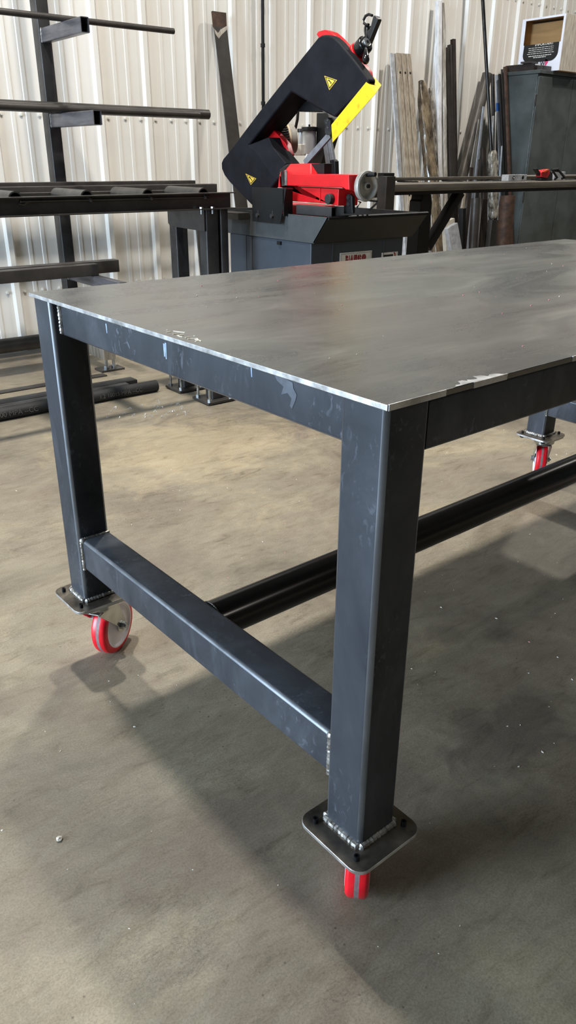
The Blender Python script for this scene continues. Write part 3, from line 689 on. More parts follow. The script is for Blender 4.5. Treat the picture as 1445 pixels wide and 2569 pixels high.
L2(arc(.42,.5,.42,.5,95,265,14)+[(.46,.46)]+[(.46,.54)],lh*2.52); L2(arc(.5,.5,.34,.5,-85,-8,8)+[(.5,.46)],lh*2.52); L2(arc(.5,.5,.34,.5,8,85,8)+[(.5,.54)],lh*2.52)
L2(arc(.44,.5,.44,.5,92,268,14),lh*3.45); L2(arc(.47,.5,.44,.5,-88,88,14),lh*3.45)
k.mat(2)
text_mb(k,'spa',(lx+lh*4.6,YL-.0018,lz),(1,0,0),(0,0,1),.007)
for j in range(2): k.box(lx-.012,lx+lh*5,YL-.0022,YL-.0014,lz-.012-.012*j,lz-.009-.012*j)
make('maker_label',k,['lab_white','lab_red','lab_grey'],saw,pc)
a=hy(958,634,YL-.001); b_=hy(998,631,YL-.001); zt_=(a.z+b_.z)/2
k=MB().box(a.x,b_.x,YL-.0016,YL,zt_-.06,zt_); w_=b_.x-a.x
k.mat(1).box(a.x+w_*.12,a.x+w_*.7,YL-.0022,YL-.001,zt_-.045,zt_-.012)
k.mat(2)
for j in range(5): k.box(a.x+w_*(.17+.1*j),a.x+w_*(.23+.1*j),YL-.0026,YL-.0018,zt_-.034,zt_-.02)
k.mat(3).prism([Vector((a.x+w_*.74+.024*p,YL-.0022,zt_-.022+.024*q)) for p,q in arc(0,0,.6,.9,-80,80,10)+arc(-.1,0,.35,.7,80,-80,10)],D)
make('type_label',k,['lab_white','black','lab_grey','lab_red'],saw,pc)

# offcut lying in the tray
p0=hx(858,536,1.985);
o_=MB().bar((1.936,2.288,1.0236),(1.938,2.56,1.0236),.035,.046,.004,t=.004)
single('steel_tube_offcut',o_,'rack','short square steel tube offcut lying across the front of the saw tray','tube offcut')

# ------------------------------------------------------------------ infeed roller conveyor
cv=thing('roller_conveyor','dark steel roller conveyor feeding the left of the bandsaw','conveyor',(1.0,3.05,0))
CY0,CY1=2.85,3.26; cz0,cz1=1.018,1.098; XE=1.735; XL=-2.2
for y,s in ((CY0,1),(CY1,-1)):
    k=MB(); k.box(XL,XE,y+.026*s,y+.032*s,cz0,cz1) if s>0 else k.box(XL,XE,y-.032,y-.026,cz0,cz1)
    ya,yb=(y-.012,y+.03) if s>0 else (y-.03,y+.012)
    k.box(XL,XE+.01,ya,yb,cz1-.005,cz1); k.box(XL,XE+.01,ya,yb,cz0,cz0+.006)
    make('side_channel',k,'mill_dark',cv,bevel=.001)
for px in (52,230,382,520):
    p_=hy(px,489,CY0+.05); 
    k=MB().cyl((p_.x-.03,CY0+.035,cz1-.012),(p_.x-.03,CY1-.035,cz1-.012),.034,28,t=.006).cyl((p_.x-.03,CY0+.02,cz1-.012),(p_.x-.03,CY1-.02,cz1-.012),.008,10)
    make('roller',k,'mill_dark',cv)
for x in (-.1,-.45,-.8): 
    k=MB().cyl((x,CY0+.035,cz1-.012),(x,CY1-.035,cz1-.012),.034,28,t=.006); make('roller',k,'mill_dark',cv)
k=MB()
pts=[hy(a,b_,CY0+.018) for a,b_ in ((72,506),(60,514),(48,512),(52,506),(75,505),(150,503),(228,502),(300,500),(381,498),(450,496.5),(508,495),(522,499),(527,495),(518,491),(512,495))]
k.tube(pts,.0042,8)
for q in ((228,502),(381,498),(515,495)): k.sphere(hy(*q,CY0+.018),.011,8)
make('tie_wire',k,'mill_dark',cv)
# cross plate, legs and feet at the saw end
k=MB().prism([Vector((1.56,CY0+.015,cz0)),Vector((1.56,CY1-.03,cz0)),Vector((1.56,CY1-.03,cz0-.085)),Vector((1.56,CY1-.05,cz0-.1)),Vector((1.56,CY0+.015,cz0-.105))],(.008,0,0)); make('cross_plate',k,'rack',cv,bevel=.001)
for y in (CY1-.055,CY0+.05):
    k=MB().bar((1.61,y,.02),(1.61,y,cz0),.075,.075,.008,up=(0,1,0)); lg=make('leg',k,'rack',cv)
    k=MB().box(1.515,1.70,y-.085,y+.085,.006,.018); fp=make('foot_plate',k,'mill_dark',cv,lg,bevel=.001)
    for dx,dy in ((-.072,-.06),(.072,-.06),(-.072,.06),(.072,.06)):
        k=MB().cyl((1.61+dx,y+dy,0),(1.61+dx,y+dy,.085),.007,10).cyl((1.61+dx,y+dy,.018),(1.61+dx,y+dy,.032),.014,6)
        make('anchor_bolt',k,'zinc',cv,lg)
k=MB().bar((1.685,CY0+.04,.02),(1.685,CY0+.04,cz0),.05,.06,.012,up=(0,1,0)); make('end_post',k,'rack',cv)
for x in (-1.6,):
    for y in (CY1-.055,CY0+.05): make('leg',MB().bar((x,y,0),(x,y,cz0),.075,.075,.008,up=(0,1,0)),'rack',cv)
for px in (504,532): 
    p_=hy(px,520,CY0); k=MB().cyl((p_.x,CY0-.004,cz0+.006),(p_.x,CY0-.004,cz0+.014),.010,6).cyl((p_.x,CY0-.004,cz0-.02),(p_.x,CY0-.004,cz0),.005,8)
    make('frame_bolt',k,'zinc',cv)
n_=ray(500,567).cross(ray(513,690)); q=Vector((CAM.x-(n_.y*(3.62-CAM.y)-n_.z*CAM.z)/n_.x,3.62,.003)); A=hy(500,540,3.75)
single('flat_bar',MB().bar(q,A,.07,.012,.002,up=(0,-1,0)),'mill_dark','dark flat bar leaning upright behind the conveyor leg','steel bar')

# ------------------------------------------------------------------ outfeed table
of=thing('outfeed_table','long grey steel outfeed table on a dark braced leg, right of the bandsaw','outfeed table',(4.0,3.0,0))
OX0,OX1=2.955,7.0; OY0,OY1=2.9,3.15
k=MB().bar((OX0,(OY0+OY1)/2,1.098),(OX1,(OY0+OY1)/2,1.098),OY1-OY0,.044,.006); make('support_beam',k,'cover_grey',of)
k=MB().box(OX0+.03,OX1,OY0+.01,OY1,1.056,1.076); make('under_rail',k,'dark_paint_and_shade',of)
a=hy(944,452,3.3); k=MB().bar((OX0-.12,3.27,1.137),(OX1,3.27,1.137),.03,.022,.003); make('fence_rail',k,'cover_grey',of)
for x in (3.1,3.4,3.85,4.35,4.9,5.5): make('rail_spacer',MB().box(x-.03,x+.03,OY1-.02,3.27,1.118,1.126),'dark_paint_and_shade',of)
k=MB().box(OX0-.17,OX0-.002,OY0+.02,OY1-.02,1.045,1.115); make('mount_block',k,'dark_paint_and_shade',of,bevel=.003)
a=hy(968,450,3.3); k=MB().box(a.x-.05,a.x+.05,3.27,3.33,1.125,1.175); make('end_stop',k,'dark_paint_and_shade',of,bevel=.003)
LY=2.98; xl=hy(1066,560,LY).x; w_=.11
k=MB().prism([Vector((xl-w_/2,LY,0)),Vector((xl+w_/2,LY,0)),Vector((xl+w_/2,LY,1.0)),Vector((xl+w_/2-.02,LY,1.056)),Vector((xl-w_/2+.02,LY,1.056)),Vector((xl-w_/2+.012,LY,1.02)),Vector((xl-w_/2,LY,1.01))],(0,.10,0)); make('leg',k,'dark_paint_and_shade',of,bevel=.003)
b0=hy(1083,610,LY+.02); b1=hy(1158,490,LY+.02)
k=MB().bar((b0.x-.02,LY+.05,b0.z-.03),(b1.x+.01,LY+.05,1.056),.06,.06,.006); make('brace',k,'dark_paint_and_shade',of)
make('leg',MB().bar((6.6,LY+.05,0),(6.6,LY+.05,1.056),.1,.1,.006,up=(0,1,0)),'dark_paint_and_shade',of)
# stop block, clamp, tube on the outfeed
a=hy(1272,452,3.04); b_=hy(1318,450,3.04)
k=MB().box(a.x,b_.x,3.03,3.09,1.121,1.121+.042)
sb=thing('stop_block','small aluminium stop block with two holes on the outfeed table','stop block',((a.x+b_.x)/2,3.06,1.121))
ob=make('block',k,'alu',sb,bevel=.0015)
k=MB()
for t_ in (.28,.78): k.cyl((a.x+(b_.x-a.x)*t_,3.03,1.143),(a.x+(b_.x-a.x)*t_,3.027,1.143),.012,16)
make('hole',k,'black',sb,ob); k=MB(); k.cyl((a.x+(b_.x-a.x)*.28,3.0275,1.143),(a.x+(b_.x-a.x)*.28,3.0262,1.143),.006,12); make('washer',k,'lab_white',sb,ob)
yk=hz(1372,453,1.1215).y
cl=thing('quick_clamp','red and black bar clamp lying on the outfeed table in front of the grey cabinet','clamp',hz(1375,452,1.12),off=None)
def pk(pts,d,dep=.05): return MB().prism([hy(a,b_,yk+d) for a,b_ in pts],(0,dep,0))
make('clamp_jaw',pk([(1358,433),(1363,427),(1378,424),(1380,436),(1374,447),(1358,444)],0),'tape_red',cl,bevel=.004)
make('clamp_lever',pk([(1362,431),(1376,424),(1377,428),(1366,433)],-.006,.02),'orange',cl,bevel=.001)
make('clamp_grip',pk([(1344,424),(1348,422),(1359,437),(1357,444)],.01,.03),'black',cl,bevel=.002)
make('clamp_body',pk([(1358,446),(1372,447),(1378,430),(1387,432),(1386,453),(1358,453)],.005,.06),'rubber',cl,bevel=.003)
make('clamp_frame',MB().tube([hy(a,b_,yk+.03) for a,b_ in ((1385,426),(1398,446),(1392,450))],.008,8).tube([hy(a,b_,yk+.03) for a,b_ in ((1384,426),(1399,424),(1417,446),(1410,448))],.009,8),'rubber',cl)
make('clamp_screw',MB().tube([hy(a,b_,yk+.03) for a,b_ in ((1384,428),(1400,430))],.006,8),'black',cl)
k=MB().box(*(hy(1410,440,3.1).x,hy(1428,440,3.1).x,3.08,3.13,1.139,1.139+.055)); 
p_=hy(1318,444,3.14)
k2=MB().cyl((p_.x,3.21,1.142),(p_.x+2.2,3.21,1.142),.0145,18)
single('round_bar',k2,'cover_grey','thin round steel bar lying along the back of the outfeed table','steel bar')
single('aluminium_stop',MB().box(hy(1410,440,3.02).x,hy(1426,440,3.02).x,3.085,3.12,1.1215,1.185).box(hy(1426,440,3.02).x,hy(1438,440,3.02).x,3.09,3.115,1.1215,1.18),'alu','small silver block right of the red clamp on the outfeed table','stop block',bevel=.003)

# ------------------------------------------------------------------ cantilever rack with bars
rk=thing('cantilever_rack','dark steel cantilever rack post with stub arms against the cladding','storage rack',(1.445,4.38,0))
k=MB().bar((1.445,4.38,0),(1.445,4.38,3.1),.075,.09,.006,up=(0,1,0)); make('post',k,'rack',rk)
AX=1.447
arms=((1.905,.075,1.925),(1.458,.075,1.458),(1.0,.075,1.0),(.552,.066,.552))
arm_z={}
for i,(z,h,_) in enumerate(arms):
    tip={0:3.80,1:3.745,2:3.8,3:3.60}[i]; rise=.0
    k=MB().bar((AX,4.335,z),(AX,tip,z),.05,h,.006,t=.004); am=make('arm',k,'arm',rk)
    wd=MB().bead((AX-.026,4.335,z-h/2),(AX-.026,4.335,z+h/2),.006,.006); make('weld_bead',wd,'weld',rk,am)
k=MB().bar((1.447,4.335,.105),(1.447,3.87,.105),.08,.07,.006); fb=make('base_arm',k,'alu_dull',rk)
for dx in (-.022,.03):
    k=MB().cyl((1.447+dx,3.885,0),(1.447+dx,3.885,.07),.010,10).cyl((1.447+dx,3.885,.012),(1.447+dx,3.885,.03),.018,6)
    make('anchor_bolt',k,'zinc',rk,fb)
k=MB().box(1.37,1.53,3.84,3.95,0.0,.012); make('foot_plate',k,'mill_dark',rk,fb)
G='bars stored on the cantilever rack'
def xbar(name,x0,x1,y,z,w,h,m,label,hollow=True,r=.004):
    single(name,MB().bar((x0,y,z),(x1,y,z),w,h,r,t=(.004 if hollow else None)),m,label,'steel bar')
def xtube(name,x0,x1,y,z,r,m,label):
    single(name,MB().cyl((x0,y,z),(x1,y,z),r,24,t=.004),m,label,'steel tube')
a1=1.905+.0375; 
xtube('steel_rod',-2.5,hy(435,68,4.06).x,4.06,a1+.018,.0165,'mill_dark','thin dark steel rod on the topmost rack arm')
a2=1.458+.0375
xtube('steel_tube',-2.5,hy(522,270,4.25).x,4.25,a2+.0305,.030,'mill_dark','long dark round tube on the second rack arm from the top, nearer the wall')
xtube('steel_tube',-2.5,hy(500,280,4.17).x,4.175,a2+.0215,.021,'mill_dark','shorter round tube on the second rack arm, in front of the longer one')
a3=1.0+.0375
xbar('box_section',-2.5,hy(538,460,4.1).x,4.1,a3+.031,.06,.06,'mill_dark','dark box section with an open end, just above the conveyor rollers')
xbar('box_section',-2.5,hy(485,448,4.2).x,4.2,a3+.041,.05,.08,'mill_dark','dark box section behind the one above the conveyor, its end set further back')
a4=.552+.033
xbar('box_section',-2.5,hy(290,640,4.06).x,4.06,a4+.038,.075,.075,'mill_dark','box section with a dark open end on the lowest stub arm, its end furthest right')
xbar('box_section',-2.5,hy(240,660,3.97).x,3.975,a4+.036,.07,.07,'mill_dark','box section on the lowest stub arm, in front of a slightly longer one')
xtube('large_steel_pipe',-2.5,1.53,4.15,.14+.045,.0445,'mill_dark','thick dark pipe low on the rack foot, seen left of the bench leg')
# bars lying on the floor below
xbar('flat_bar',-2.5,1.36,3.78,.004,.06,.008,'mill_dark','thin flat bar on the floor furthest from the bench, under the rack',False,.001)
xbar('box_section',-2.5,1.40,3.47,.021,.09,.04,'rack','flat grey box section on the floor in the middle of the bars under the rack')
xbar('box_section',-2.5,1.30,3.36,.026,.05,.05,'rack','narrow grey box section on the floor beside the printed black tube')
k=MB().cyl((-1.4,3.265,.034),(1.44,3.265,.034),.033,24,t=.004)
ft=thing('printed_tube','black tube with faint printed lettering on the floor under the conveyor','steel tube',(0,3.265,0))
to=make('tube',k,'rubber',ft)
k=MB()
text_mb(k,'00 MPA --CC',(.50,3.2315,.026),(1,0,0),(0,.12,1),.026,.002)
make('printed_text',k,'tube_text',ft,to); k=MB()
text_mb(k,'1.2 18015 MPA --CC',(1.06,3.2315,.026),(1,0,0),(0,.12,1),.022,.002)
make('printed_text',k,'tube_text',ft,to)

# conduit on the wall
k=MB(); q=hy(659,0,YW-.05); k.tube([(q.x,YW-.048,z) for z in (.03,1.0,1.4,1.9,2.5,3.2)],.012,10)
cn=single('wall_cable',k,'black','black cable running straight down the cladding behind the saw','cable')
for z in (1.64,2.02,2.32):
    x_=make('cable_clip',MB().cyl((q.x,YW-.048,z-.012),(q.x,YW-.048,z+.012),.017,10),'black',off=cn.location); x_.parent=cn

# ------------------------------------------------------------------ lengths leaning on the wall
def lean(tp,lp,yt,yb):
    # top end at depth yt, foot on the floor at depth yb
    n=ray(*tp).cross(ray(*lp))
    if yb is None or yb>4.9:                       # leans straight back: same x at foot and top (yt>4.9 gives that x)
        A=hx(*tp,yt) if yt>4.9 else hy(*tp,yt)
        return Vector((A.x,CAM.y+(n.z*CAM.z-n.x*(A.x-CAM.x))/n.y,0)),A
    A=hy(*tp,yt)
    x=CAM.x-(n.y*(yb-CAM.y)+n.z*(0-CAM.z))/n.x
    return Vector((x,yb,0)),A
def cut(q,A,bot): return q if bot is None else A+(q-A)*((bot-A.z)/(q.z-A.z))
def lbar(name,tp,lp,yt,yb,w,h,m,label,cat='steel bar',t=None,r=.003,g=None,bot=None):
    q,A=lean(tp,lp,yt,yb); q=cut(q,A,bot)
    q=q+Vector((0,0,h*.06))
    return single(name,MB().bar(q,A,w,h,r,up=(0,-1,0),t=t),m,label,cat,g)
def lcyl(name,tp,lp,yt,yb,r,m,label,cat='steel tube',t=None,bot=None):
    q,A=lean(tp,lp,yt,yb); q=cut(q,A,bot)
    return single(name,MB().cyl(q+Vector((0,0,r*.2)),A,r,18,t=t),m,label,cat)
lb=lbar('steel_plate',(548,30),(600,470),4.61,None,.112,.008,'mill_dark','wide dark flat plate with a pale chevron mark leaning left of the bandsaw','steel plate')
q,A=lean((548,30),(600,470),4.61,None)
def onlb(px,py,d):
    t=(hy(px,py,4.6).z-q.z)/(A.z-q.z); return hy(px,py,q.y+(A.y-q.y)*t-.004-d)
k=MB().prism([onlb(a,b_,.0012) for a,b_ in [(537,71),(547,83),(553,74),(569,65),(570,74),(557,86),(549,97),(540,84)]],(0,.0008,0)); k2=make('chevron_mark',k,'alu_dull',off=lb.location); k2.parent=lb
k=MB().prism([onlb(a,b_,.0004) for a,b_ in ((530,29),(567.5,32),(569,66),(549,80),(534,68))],(0,.0008,0)); k2=make('rusty_end',k,'rust',off=lb.location); k2.parent=lb
for i,(tx,bx,lab) in enumerate(((995,1017,'leftmost of three drilled pale sections leaning together behind the handwheel'),(1007.5,1030,'middle of three drilled pale sections leaning together behind the handwheel'),(1020,1043,'rightmost of three drilled pale sections leaning together behind the handwheel'))):
    tp_,lp_=(tx,135.5+i),(bx+1,440)
    lo=lbar('metal_section',tp_,lp_,4.59,None,.054,.05,'timber',lab,'metal section')
    q,A=lean(tp_,lp_,4.59,None); ax_=(A-q).normalized(); nrm=Vector((0,-ax_.z,ax_.y)).normalized()
    for t in (.93,.47):
        p_=q.lerp(A,t)+nrm*.0255
        k=MB().cyl(p_-nrm*.003,p_+nrm*.0006,.010,12)
        hh=make('drill_hole',k,'hole',off=lo.location); hh.parent=lo
lbar('lit_side_strip',(983,134),(1002,430),4.58,None,.05,.012,'alu','bright strip added for the lit left side of the three drilled sections','section side')  # added strip carrying the light left face of the drilled sections
def wrapped(name,tp,lp,yt,yb,w,h,m,label,bot=None,seed=1,cat='wrapped bundle'):
    q,A=lean(tp,lp,yt,yb); q=cut(q,A,bot)
    rnd=random.Random(seed); k=MB(); p0,p1,a,W,Hh=k.frame(q,A,(0,-1,0)); n=30; rs=[]
    ph=[rnd.uniform(0,6) for _ in range(6)]
    for i in range(n+1):
        t=i/n; sc=1.0
        if t>.94: sc=.6+.4*(1-t)/.06
        if t<.03: sc=.7+.3*t/.03
        ring=[]
        for x,y in k.rrect(w,h,min(w,h)*.3,4):
            j=1+rnd.uniform(-.13,.13)+.08*math.sin(9*t*3+ph[0]+x*60); ring.append(q.lerp(A,t)+W*x*sc*j+Hh*y*sc*j)
        rs.append(ring)
    k.rings(rs); return single(name,k,m,label,cat,smooth=60)
wrapped('wrapped_bundle',(1059,203),(1079,430),4.57,None,.115,.065,'wrap_dark','dirty plastic-wrapped dark bundle leaning beside the three drilled sections',seed=3)
wrapped('wrapped_bundle',(1080,221),(1093,430),5.052,None,.048,.04,'plastic_wrap','thin film-wrapped length leaning between the dark bundle and the tall white pole',seed=4)
lbar('white_pole',(1100,3),(1099,430),4.6,None,.050,.04,'wrap_white','tall white-wrapped pole reaching the top of the picture','wrapped pole')
wrapped('film_sleeve',(1111,8),(1116,430),4.612,None,.040,.03,'wrap_film','loose clear film sleeve hanging along the right of the tall white pole',seed=8,cat='plastic film')
lbar('square_bar',(1120,121),(1131,520),4.6,None,.038,.038,'mill_dark','shortest of three dark square bars leaning right of the white pole')
lbar('square_bar',(1128.5,113),(1136.5,520),4.605,None,.034,.034,'mill_dark','middle of three dark square bars leaning right of the white pole')
lbar('square_bar',(1136.5,99),(1143,520),4.605,None,.036,.036,'rust_dark','tallest brownish of three square bars leaning right of the white pole')
lcyl('steel_pipe',(1223,186),(1166,420),4.58,4.50,.049,'pipe_grey','thick dark pipe leaning steeply to the left, beside the grey cabinet',t=.005)
q,A=lean((1211,0),(1232,370),4.46,4.02)
single('thin_rod',MB().cyl(q+Vector((0,0,.003)),q+(A-q)*1.12,.0155,14),'mill_pipe','very long thin rod leaning in front of the thick slanted pipe','steel rod')
lcyl('dark_tube',(1236,187),(1238,330),5.785,None,.017,'rust_dark','dark tube with a rounded top between the slanted pipe and the blue-taped strip')
tp_=((1246,188),(1256,470),5.79,None)
tp=lbar('taped_strip',*tp_,.032,.014,'pale_strip','pale strip banded with blue tape, leaning next to the grey cabinet','strip')
q,A=lean(*tp_); za=hx(1247,259,5.79).z; zb2=hx(1247,279,5.79).z
k=MB().bar(cut(q,A,zb2),cut(q,A,za),.035,.017,.003,up=(0,-1,0)); x_=make('blue_tape',k,'blue_tape',off=tp.location); x_.parent=tp
lbar('black_bar',(1253,186),(1266,470),5.765,None,.026,.014,'black','black bar leaning left of the rusty angle at the cabinet side')
lbar('black_bar',(1259,174),(1271,470),5.805,None,.016,.016,'mill_dark','slim dark bar with a squared top touching the cabinet side')
lbar('rusty_bar',(1267,168),(1277,430),5.79,None,.032,.022,'rust','brown rusty bar standing against the left side of the grey cabinet')
lbar('thin_strip',(1213,267),(1194,430),4.45,4.42,.03,.006,'pale_strip','thin metal strip leaning just right of the thick slanted pipe','strip')
lbar('thin_strip',(1203,300),(1180,430),4.36,4.40,.03,.006,'alu_dull','dull strip half hidden beside the thick slanted pipe','strip')
lcyl('silver_rod',(1237,291),(1228,470),5.66,None,.011,'alu','bright silver rod beside the crumpled plastic bundle','rod')
lcyl('silver_rod',(1244,281),(1240,470),5.738,None,.009,'alu_dull','thinner silver rod under the blue tape','rod')
lbar('brown_bar',(1212,371),(1215,520),4.30,None,.05,.03,'rust_dark','short dark brown bar left of the crumpled plastic bundle')
lbar('grey_flat',(1259,366),(1250,520),5.70,None,.014,.008,'pale_strip','grey flat leaning between the plastic bundle and the cabinet','strip')
lbar('grey_flat',(1203,400),(1190,560),4.25,4.15,.04,.01,'mill_dark','dark flat below the outfeed table, left of the worn upright pipe','strip')
lbar('grey_flat',(1183,420),(1168,590),4.25,4.15,.045,.012,'rust_dark','brown flat below the outfeed table, right of the brace','strip')
lbar('grey_flat',(1168,455),(1155,590),4.25,4.15,.035,.01,'timber','pale-edged flat nearest the brace below the outfeed table','strip')
wrapped('plastic_bundle',(1236,378),(1238,520),4.08,4.04,.085,.055,'plastic_wrap','crumpled clear-plastic bundle hanging behind the outfeed table beside the cabinet',bot=hy(1238,548,4.05).z,seed=12)
lbar('channel_section',(1238,552),(1231,620),3.97,3.95,.10,.05,'mill_dark','dark ribbed channel standing under the crumpled plastic bundle','steel section',t=.006)
lcyl('worn_pipe',(1194,497),(1187,610),4.08,4.04,.040,'mill_dark','worn upright pipe below the outfeed table',t=.005)
lbar('black_box',(1160,523),(1159,580),4.13,4.11,.045,.05,'black','black box section in shadow left of the worn upright pipe','steel section')
lcyl('rusty_pipe_stub',(1274,491),(1264,610),3.82,3.80,.066,'rust','short fat rusty pipe standing on the floor against the grey cabinet',t=.006)
lbar('brown_plate',(1216,500),(1209,610),4.15,4.10,.07,.012,'rust_dark','brown plate right of the worn upright pipe','steel plate')
lbar('aluminium_channel',(1131,566),(1142,630),3.93,3.88,.13,.045,'alu','bright aluminium channel standing under the outfeed brace','aluminium section')
lbar('aluminium_box',(1025,560),(1026,620),4.1,4.05,.16,.06,'alu','bright aluminium section glimpsed between the saw cabinet and the outfeed leg','aluminium section')
lbar('cream_block',(1124,552),(1126,590),4.03,4.03,.13,.04,'trim','cream section with a squared top standing behind the outfeed brace','steel section')

# ------------------------------------------------------------------ cabinet with things on top
KX0,KX1,KY0,KY1,KH=5.83,6.9,4.0,4.4,1.985
kb=thing('storage_cabinet','old grey-blue steel cabinet at the right, with a carton on top','cabinet',((KX0+KX1)/2,(KY0+KY1)/2,0))
k=MB().box(KX0,KX1,KY0+.015,KY1,0,KH-.03); cb=make('body',k,'cabinet',kb,bevel=.006)
k=MB().box(KX0-.006,KX1+.006,KY0-.006,KY1,KH-.03,KH); make('top_cap',k,'cabinet',kb,bevel=.004)
dw=(KX1-KX0)/2-.006
for i in range(2):
    x0=KX0+.004+i*(dw+.006); k=MB().box(x0,x0+dw,KY0,KY0+.016,.06,KH-.05); dr=make('door',k,'cabinet',kb,bevel=.004)
rj=random.Random(9); k=MB(); z=.95
pts_=[]
while z<1.93:
    pts_.append((z,rj.uniform(.0008,.005))); z+=rj.uniform(.02,.06)
k.prism([Vector((KX0+.0003,KY0+.0155,z)) for z,_ in pts_]+[Vector((KX0+.0003,KY0+.0155+w_,z)) for z,w_ in reversed(pts_)],(-.0006,0,0))
make('chipped_edge',k,'chip',kb)['label']='pale chipped paint along the front edge'
for z in (1.70,.9,.35): make('door_hinge',MB().cyl((KX0-.003,KY0+.006,z),(KX0-.003,KY0+.006,z+.09),.007,8),'rust_dark',kb)
# steel pieces on the cabinet
single('steel_offcut',MB().box(KX0+.02,KX0+.12,4.08,4.39,KH+.0005,KH+.041).box(KX0+.02,KX0+.03,4.08,4.39,KH+.04,KH+.055),'rust_dark','dark angle offcut along the left edge of the cabinet top','steel offcut')
single('steel_offcut',MB().box(KX0+.05,KX0+.185,4.015,4.07,KH+.0005,KH+.035),'mill_dark','dark drilled steel bar lying at the front corner of the cabinet top','steel offcut',bevel=.003)
single('steel_offcut',MB().box(KX0-.02,KX0+.10,4.10,4.2,KH+.0555,KH+.07),'mill_dark','dark flat laid across the angle offcut on the cabinet','steel offcut')
# carton
BX=6.02; bz=KH+.001
c0=hx(1312,50,BX); c1=hx(1421,33,BX)
ya,yb=c0.y,c1.y; ya=min(ya,YW-.05); zt_=(c0.z+c1.z)/2
bxw=.36
bo=thing('carton','white printed carton with a rectangular cut-out, standing on the grey cabinet','box',(BX+bxw/2,(ya+yb)/2,bz))
oa=hx(1321,52,BX); ob_=hx(1411,172,BX); 
o0=hx(1320,53,BX); o1=hx(1415,40,BX); o2=hx(1409,104,BX); o3=hx(1314.5,114.5,BX)
oy0,oy1=o0.y,o1.y; oz1=(o0.z+o1.z)/2; oz0=(o2.z+o3.z)/2
tk=.004
k=MB(); k.box(BX,BX+tk,oy0,ya,bz,zt_); k.box(BX,BX+tk,yb,oy1,bz,zt_); k.box(BX,BX+tk,oy1,oy0,bz,oz0); k.box(BX,BX+tk,oy1,oy0,oz1,zt_)
make('front_panel',k,'box_white',bo)
k=MB(); k.box(BX+tk,BX+bxw,yb,yb+tk,bz,zt_); make('side_panel',k,'box_print',bo)
k=MB(); k.box(BX+tk,BX+bxw,ya-tk,ya,bz,zt_).box(BX+bxw-tk,BX+bxw,yb+tk,ya-tk,bz,zt_).box(BX+tk,BX+bxw,yb+tk,ya-tk,bz,bz+tk).box(BX+tk,BX+bxw-tk,yb+tk,ya-tk,zt_-tk,zt_)
make('liner',k,'card',bo)
k=MB().box(BX+.14,BX+.145,yb+tk,ya-tk,bz+tk,zt_-tk-.02); make('inner_divider',k,'card',bo)
# print on the front: black panel, text lines, heading, mark
u=Vector((0,-1,0)); v=Vector((0,0,1)); W=oy0-oy1
def fp(s,t,d=.0005): return Vector((BX-d,oy0-W*s,oz0+t))
Hb=oz0-bz
k=MB()
pr=[]
rr=.28
pts=[(.03,0.0),(.97,0.0)]
for i in range(9): a_=-PI/2*i/8; pts.append((.97-.2+.2*math.cos(a_),-.055+(Hb*.30)*math.sin(a_)*1.0-.02))
for i in range(9): a_=-PI/2-PI/2*i/8; pts.append((.02+.2+.2*math.cos(a_),-.055+(Hb*.30)*math.sin(a_)-.02))
k.prism([fp(s,t) for s,t in pts],(-.0006,0,0))
k.mat(1)
lineh=[(-.030,.16,.84),(-.045,.17,.84),(-.060,.16,.83),(-.075,.14,.86)]
rnd=random.Random(5)
for t,s0,s1 in lineh:
    s=s0
    while s<s1:
        w_=rnd.uniform(.025,.09); e=min(s+w_,s1); k.prism([fp(s,t,.0012),fp(e,t,.0012),fp(e,t+.0042,.0012),fp(s,t+.0042,.0012)],(-.0004,0,0)); s=e+.015
for t,s0,s1 in ((-.094,.18,.80),(-.107,.32,.66)):
    s=s0
    while s<s1:
        w_=rnd.uniform(.03,.1); e=min(s+w_,s1); k.prism([fp(s,t,.0012),fp(e,t,.0012),fp(e,t+.006,.0012),fp(s,t+.006,.0012)],(-.0004,0,0)); s=e+.012
hd_=MB(); text_mb(hd_,'IMPORTANT',fp(.33,-.014,.0012),u,v,.024,.0006,.02)
bmh=bmesh.new(); vv=[bmh.verts.new(p) for p in hd_.v]
for f in hd_.f:
    try: bmh.faces.new([vv[i] for i in f])
    except ValueError: pass
bmesh.ops.bisect_plane(bmh,geom=bmh.verts[:]+bmh.edges[:]+bmh.faces[:],plane_co=(0,0,oz0-.0005),plane_no=(0,0,1),clear_outer=True)
bmh.verts.index_update(); k.add([q.co.copy() for q in bmh.verts],[[q.index for q in f.verts] for f in bmh.faces]); bmh.free()
k.mat(2); k.prism([fp(.66,-Hb*.56),fp(.73,-Hb*.60),fp(.74,-Hb*.68),fp(.70,-Hb*.78),fp(.66,-Hb*.80)],(-.0006,0,0))
k.mat(0)
text_mb(k,'W',fp(.53,-Hb*.78,.0006),u,v,.035,.0006,.02)
make('printing',k,['black','lab_white','pink'],bo)

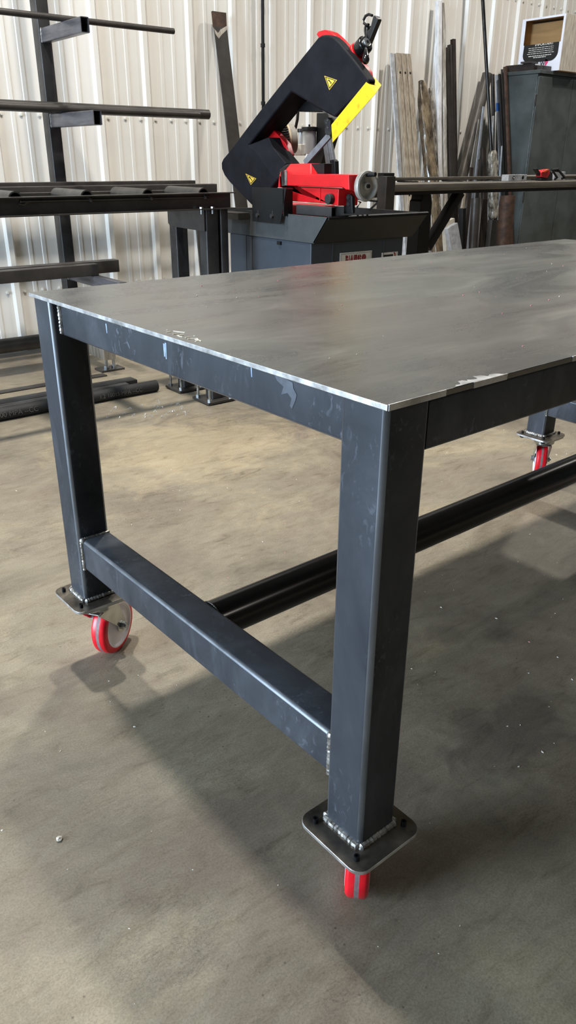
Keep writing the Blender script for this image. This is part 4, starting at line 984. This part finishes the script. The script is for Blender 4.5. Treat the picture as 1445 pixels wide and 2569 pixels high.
# ------------------------------------------------------------------ debris
p_=hz(150,2108,0)
k=MB(); rs=random.Random(2); k.sphere(p_+Vector((0,0,.004)),.0072,8,(1,.8,.6)); k.v=[q+Vector((rs.uniform(-1,1),rs.uniform(-1,1),rs.uniform(-.6,.6)))*.0018 for q in k.v]
single('stone_chip',k,'concrete_chip','largest pale stone chip, alone on the floor at lower left','chip',smooth=10)
rs=random.Random(11); k=MB()
for i in range(420):
    x=rs.uniform(-.7,2.6); y=rs.uniform(-.7,2.3); r=rs.choice((.0007,.0009,.0012,.0018)); 
    if any(abs(x-a)<.1 and abs(y-b_)<.1 for a,b_ in ((.04,.04),(.08,1.08),(2.17,.07),(2.13,1.1))): continue
    k.mat(0 if rs.random()<.92 else 1)
    a_=rs.uniform(0,PI); dx,dy=math.cos(a_)*r*rs.uniform(1,2.6),math.sin(a_)*r*rs.uniform(1,2.6)
    k.hexa([Vector((x,y,0))+Vector(q) for q in ((-dx,-dy,0),(dy*.5,-dx*.5,0),(dx,dy,0),(-dy*.5,dx*.5,0),(-dx*.7,-dy*.7,r),(dy*.3,-dx*.3,r),(dx*.7,dy*.7,r),(-dy*.3,dx*.3,r))])
single('floor_debris',k,['concrete_chip','speck_pink'],'tiny pale chips and shavings scattered over the concrete floor','debris',kind='stuff')
bm_=Matrix.LocRotScale(wbx.location,wbx.rotation_euler,wbx.scale); k=MB()
for i in range(60):
    p_=bm_@Vector((rs.uniform(.1,2.1),rs.uniform(.05,1.1),Ht)); r=rs.choice((.0008,.0011,.0015)); k.mat(0 if rs.random()<.5 else 1)
    k.box(p_.x-r,p_.x+r,p_.y-r*.7,p_.y+r*.7,p_.z+.0002,p_.z+r*.8+.0002)
single('bench_specks',k,['concrete_chip','speck_pink'],'tiny white and pink specks scattered over the bench top','debris',kind='stuff')
k=MB()
for i in range(70):
    p_=hz(rs.uniform(250,480),rs.uniform(985,1050),0); a_=rs.uniform(0,PI); 
    if p_.y>3.10 or 1.47<p_.x<1.70: continue
    k.tube([p_+Vector((0,0,.003)),p_+Vector((math.cos(a_)*.008,math.sin(a_)*.008,.012)),p_+Vector((math.cos(a_+.8)*.018,math.sin(a_+.8)*.018,.004))],.0011,5)
single('swarf_shavings',k,'alu','curly metal swarf on the floor under the conveyor','debris',kind='stuff')

# ------------------------------------------------------------------ light
def area(name,loc,target,sx,sy,power,col):
    l=bpy.data.lights.new(name,'AREA'); l.shape='RECTANGLE'; l.size=sx; l.size_y=sy; l.energy=power; l.color=col
    o=bpy.data.objects.new(name,l); COL.objects.link(o); o.location=loc
    o.rotation_euler=(Vector(target)-Vector(loc)).to_track_quat('-Z','Y').to_euler(); return o
area('door_daylight',(-6.95,2.1,2.2),(0,2.1,2.0),3.0,4.3,1050,(.64,.81,1.0))
WARM=(1.0,.95,.88)
for (x,y,e) in ((.10,2.45,116),(1.55,2.45,104),(5.4,2.45,112),(9.5,2.2,96),(4.0,-5.2,70)):  # last entry is an unseen fill lamp added for the front-facing sides
    area('high_bay_and_fill_lamp',(x,y,5.15),(x,y-.3,0),.2,.2,e,WARM).data.spread=math.radians(140 if y>0 else 180)
w=bpy.data.worlds.new('world'); SC.world=w; w.use_nodes=True
bg=w.node_tree.nodes['Background']; bg.inputs['Color'].default_value=(.8,.9,1.0,1); bg.inputs['Strength'].default_value=1.0
SC.view_settings.view_transform='Standard'; SC.view_settings.look='None'; SC.view_settings.gamma=1.0; SC.view_settings.use_curve_mapping=False
SC.view_settings.exposure=0.08
for o in bpy.data.objects:
    if '_off' in o: del o['_off']
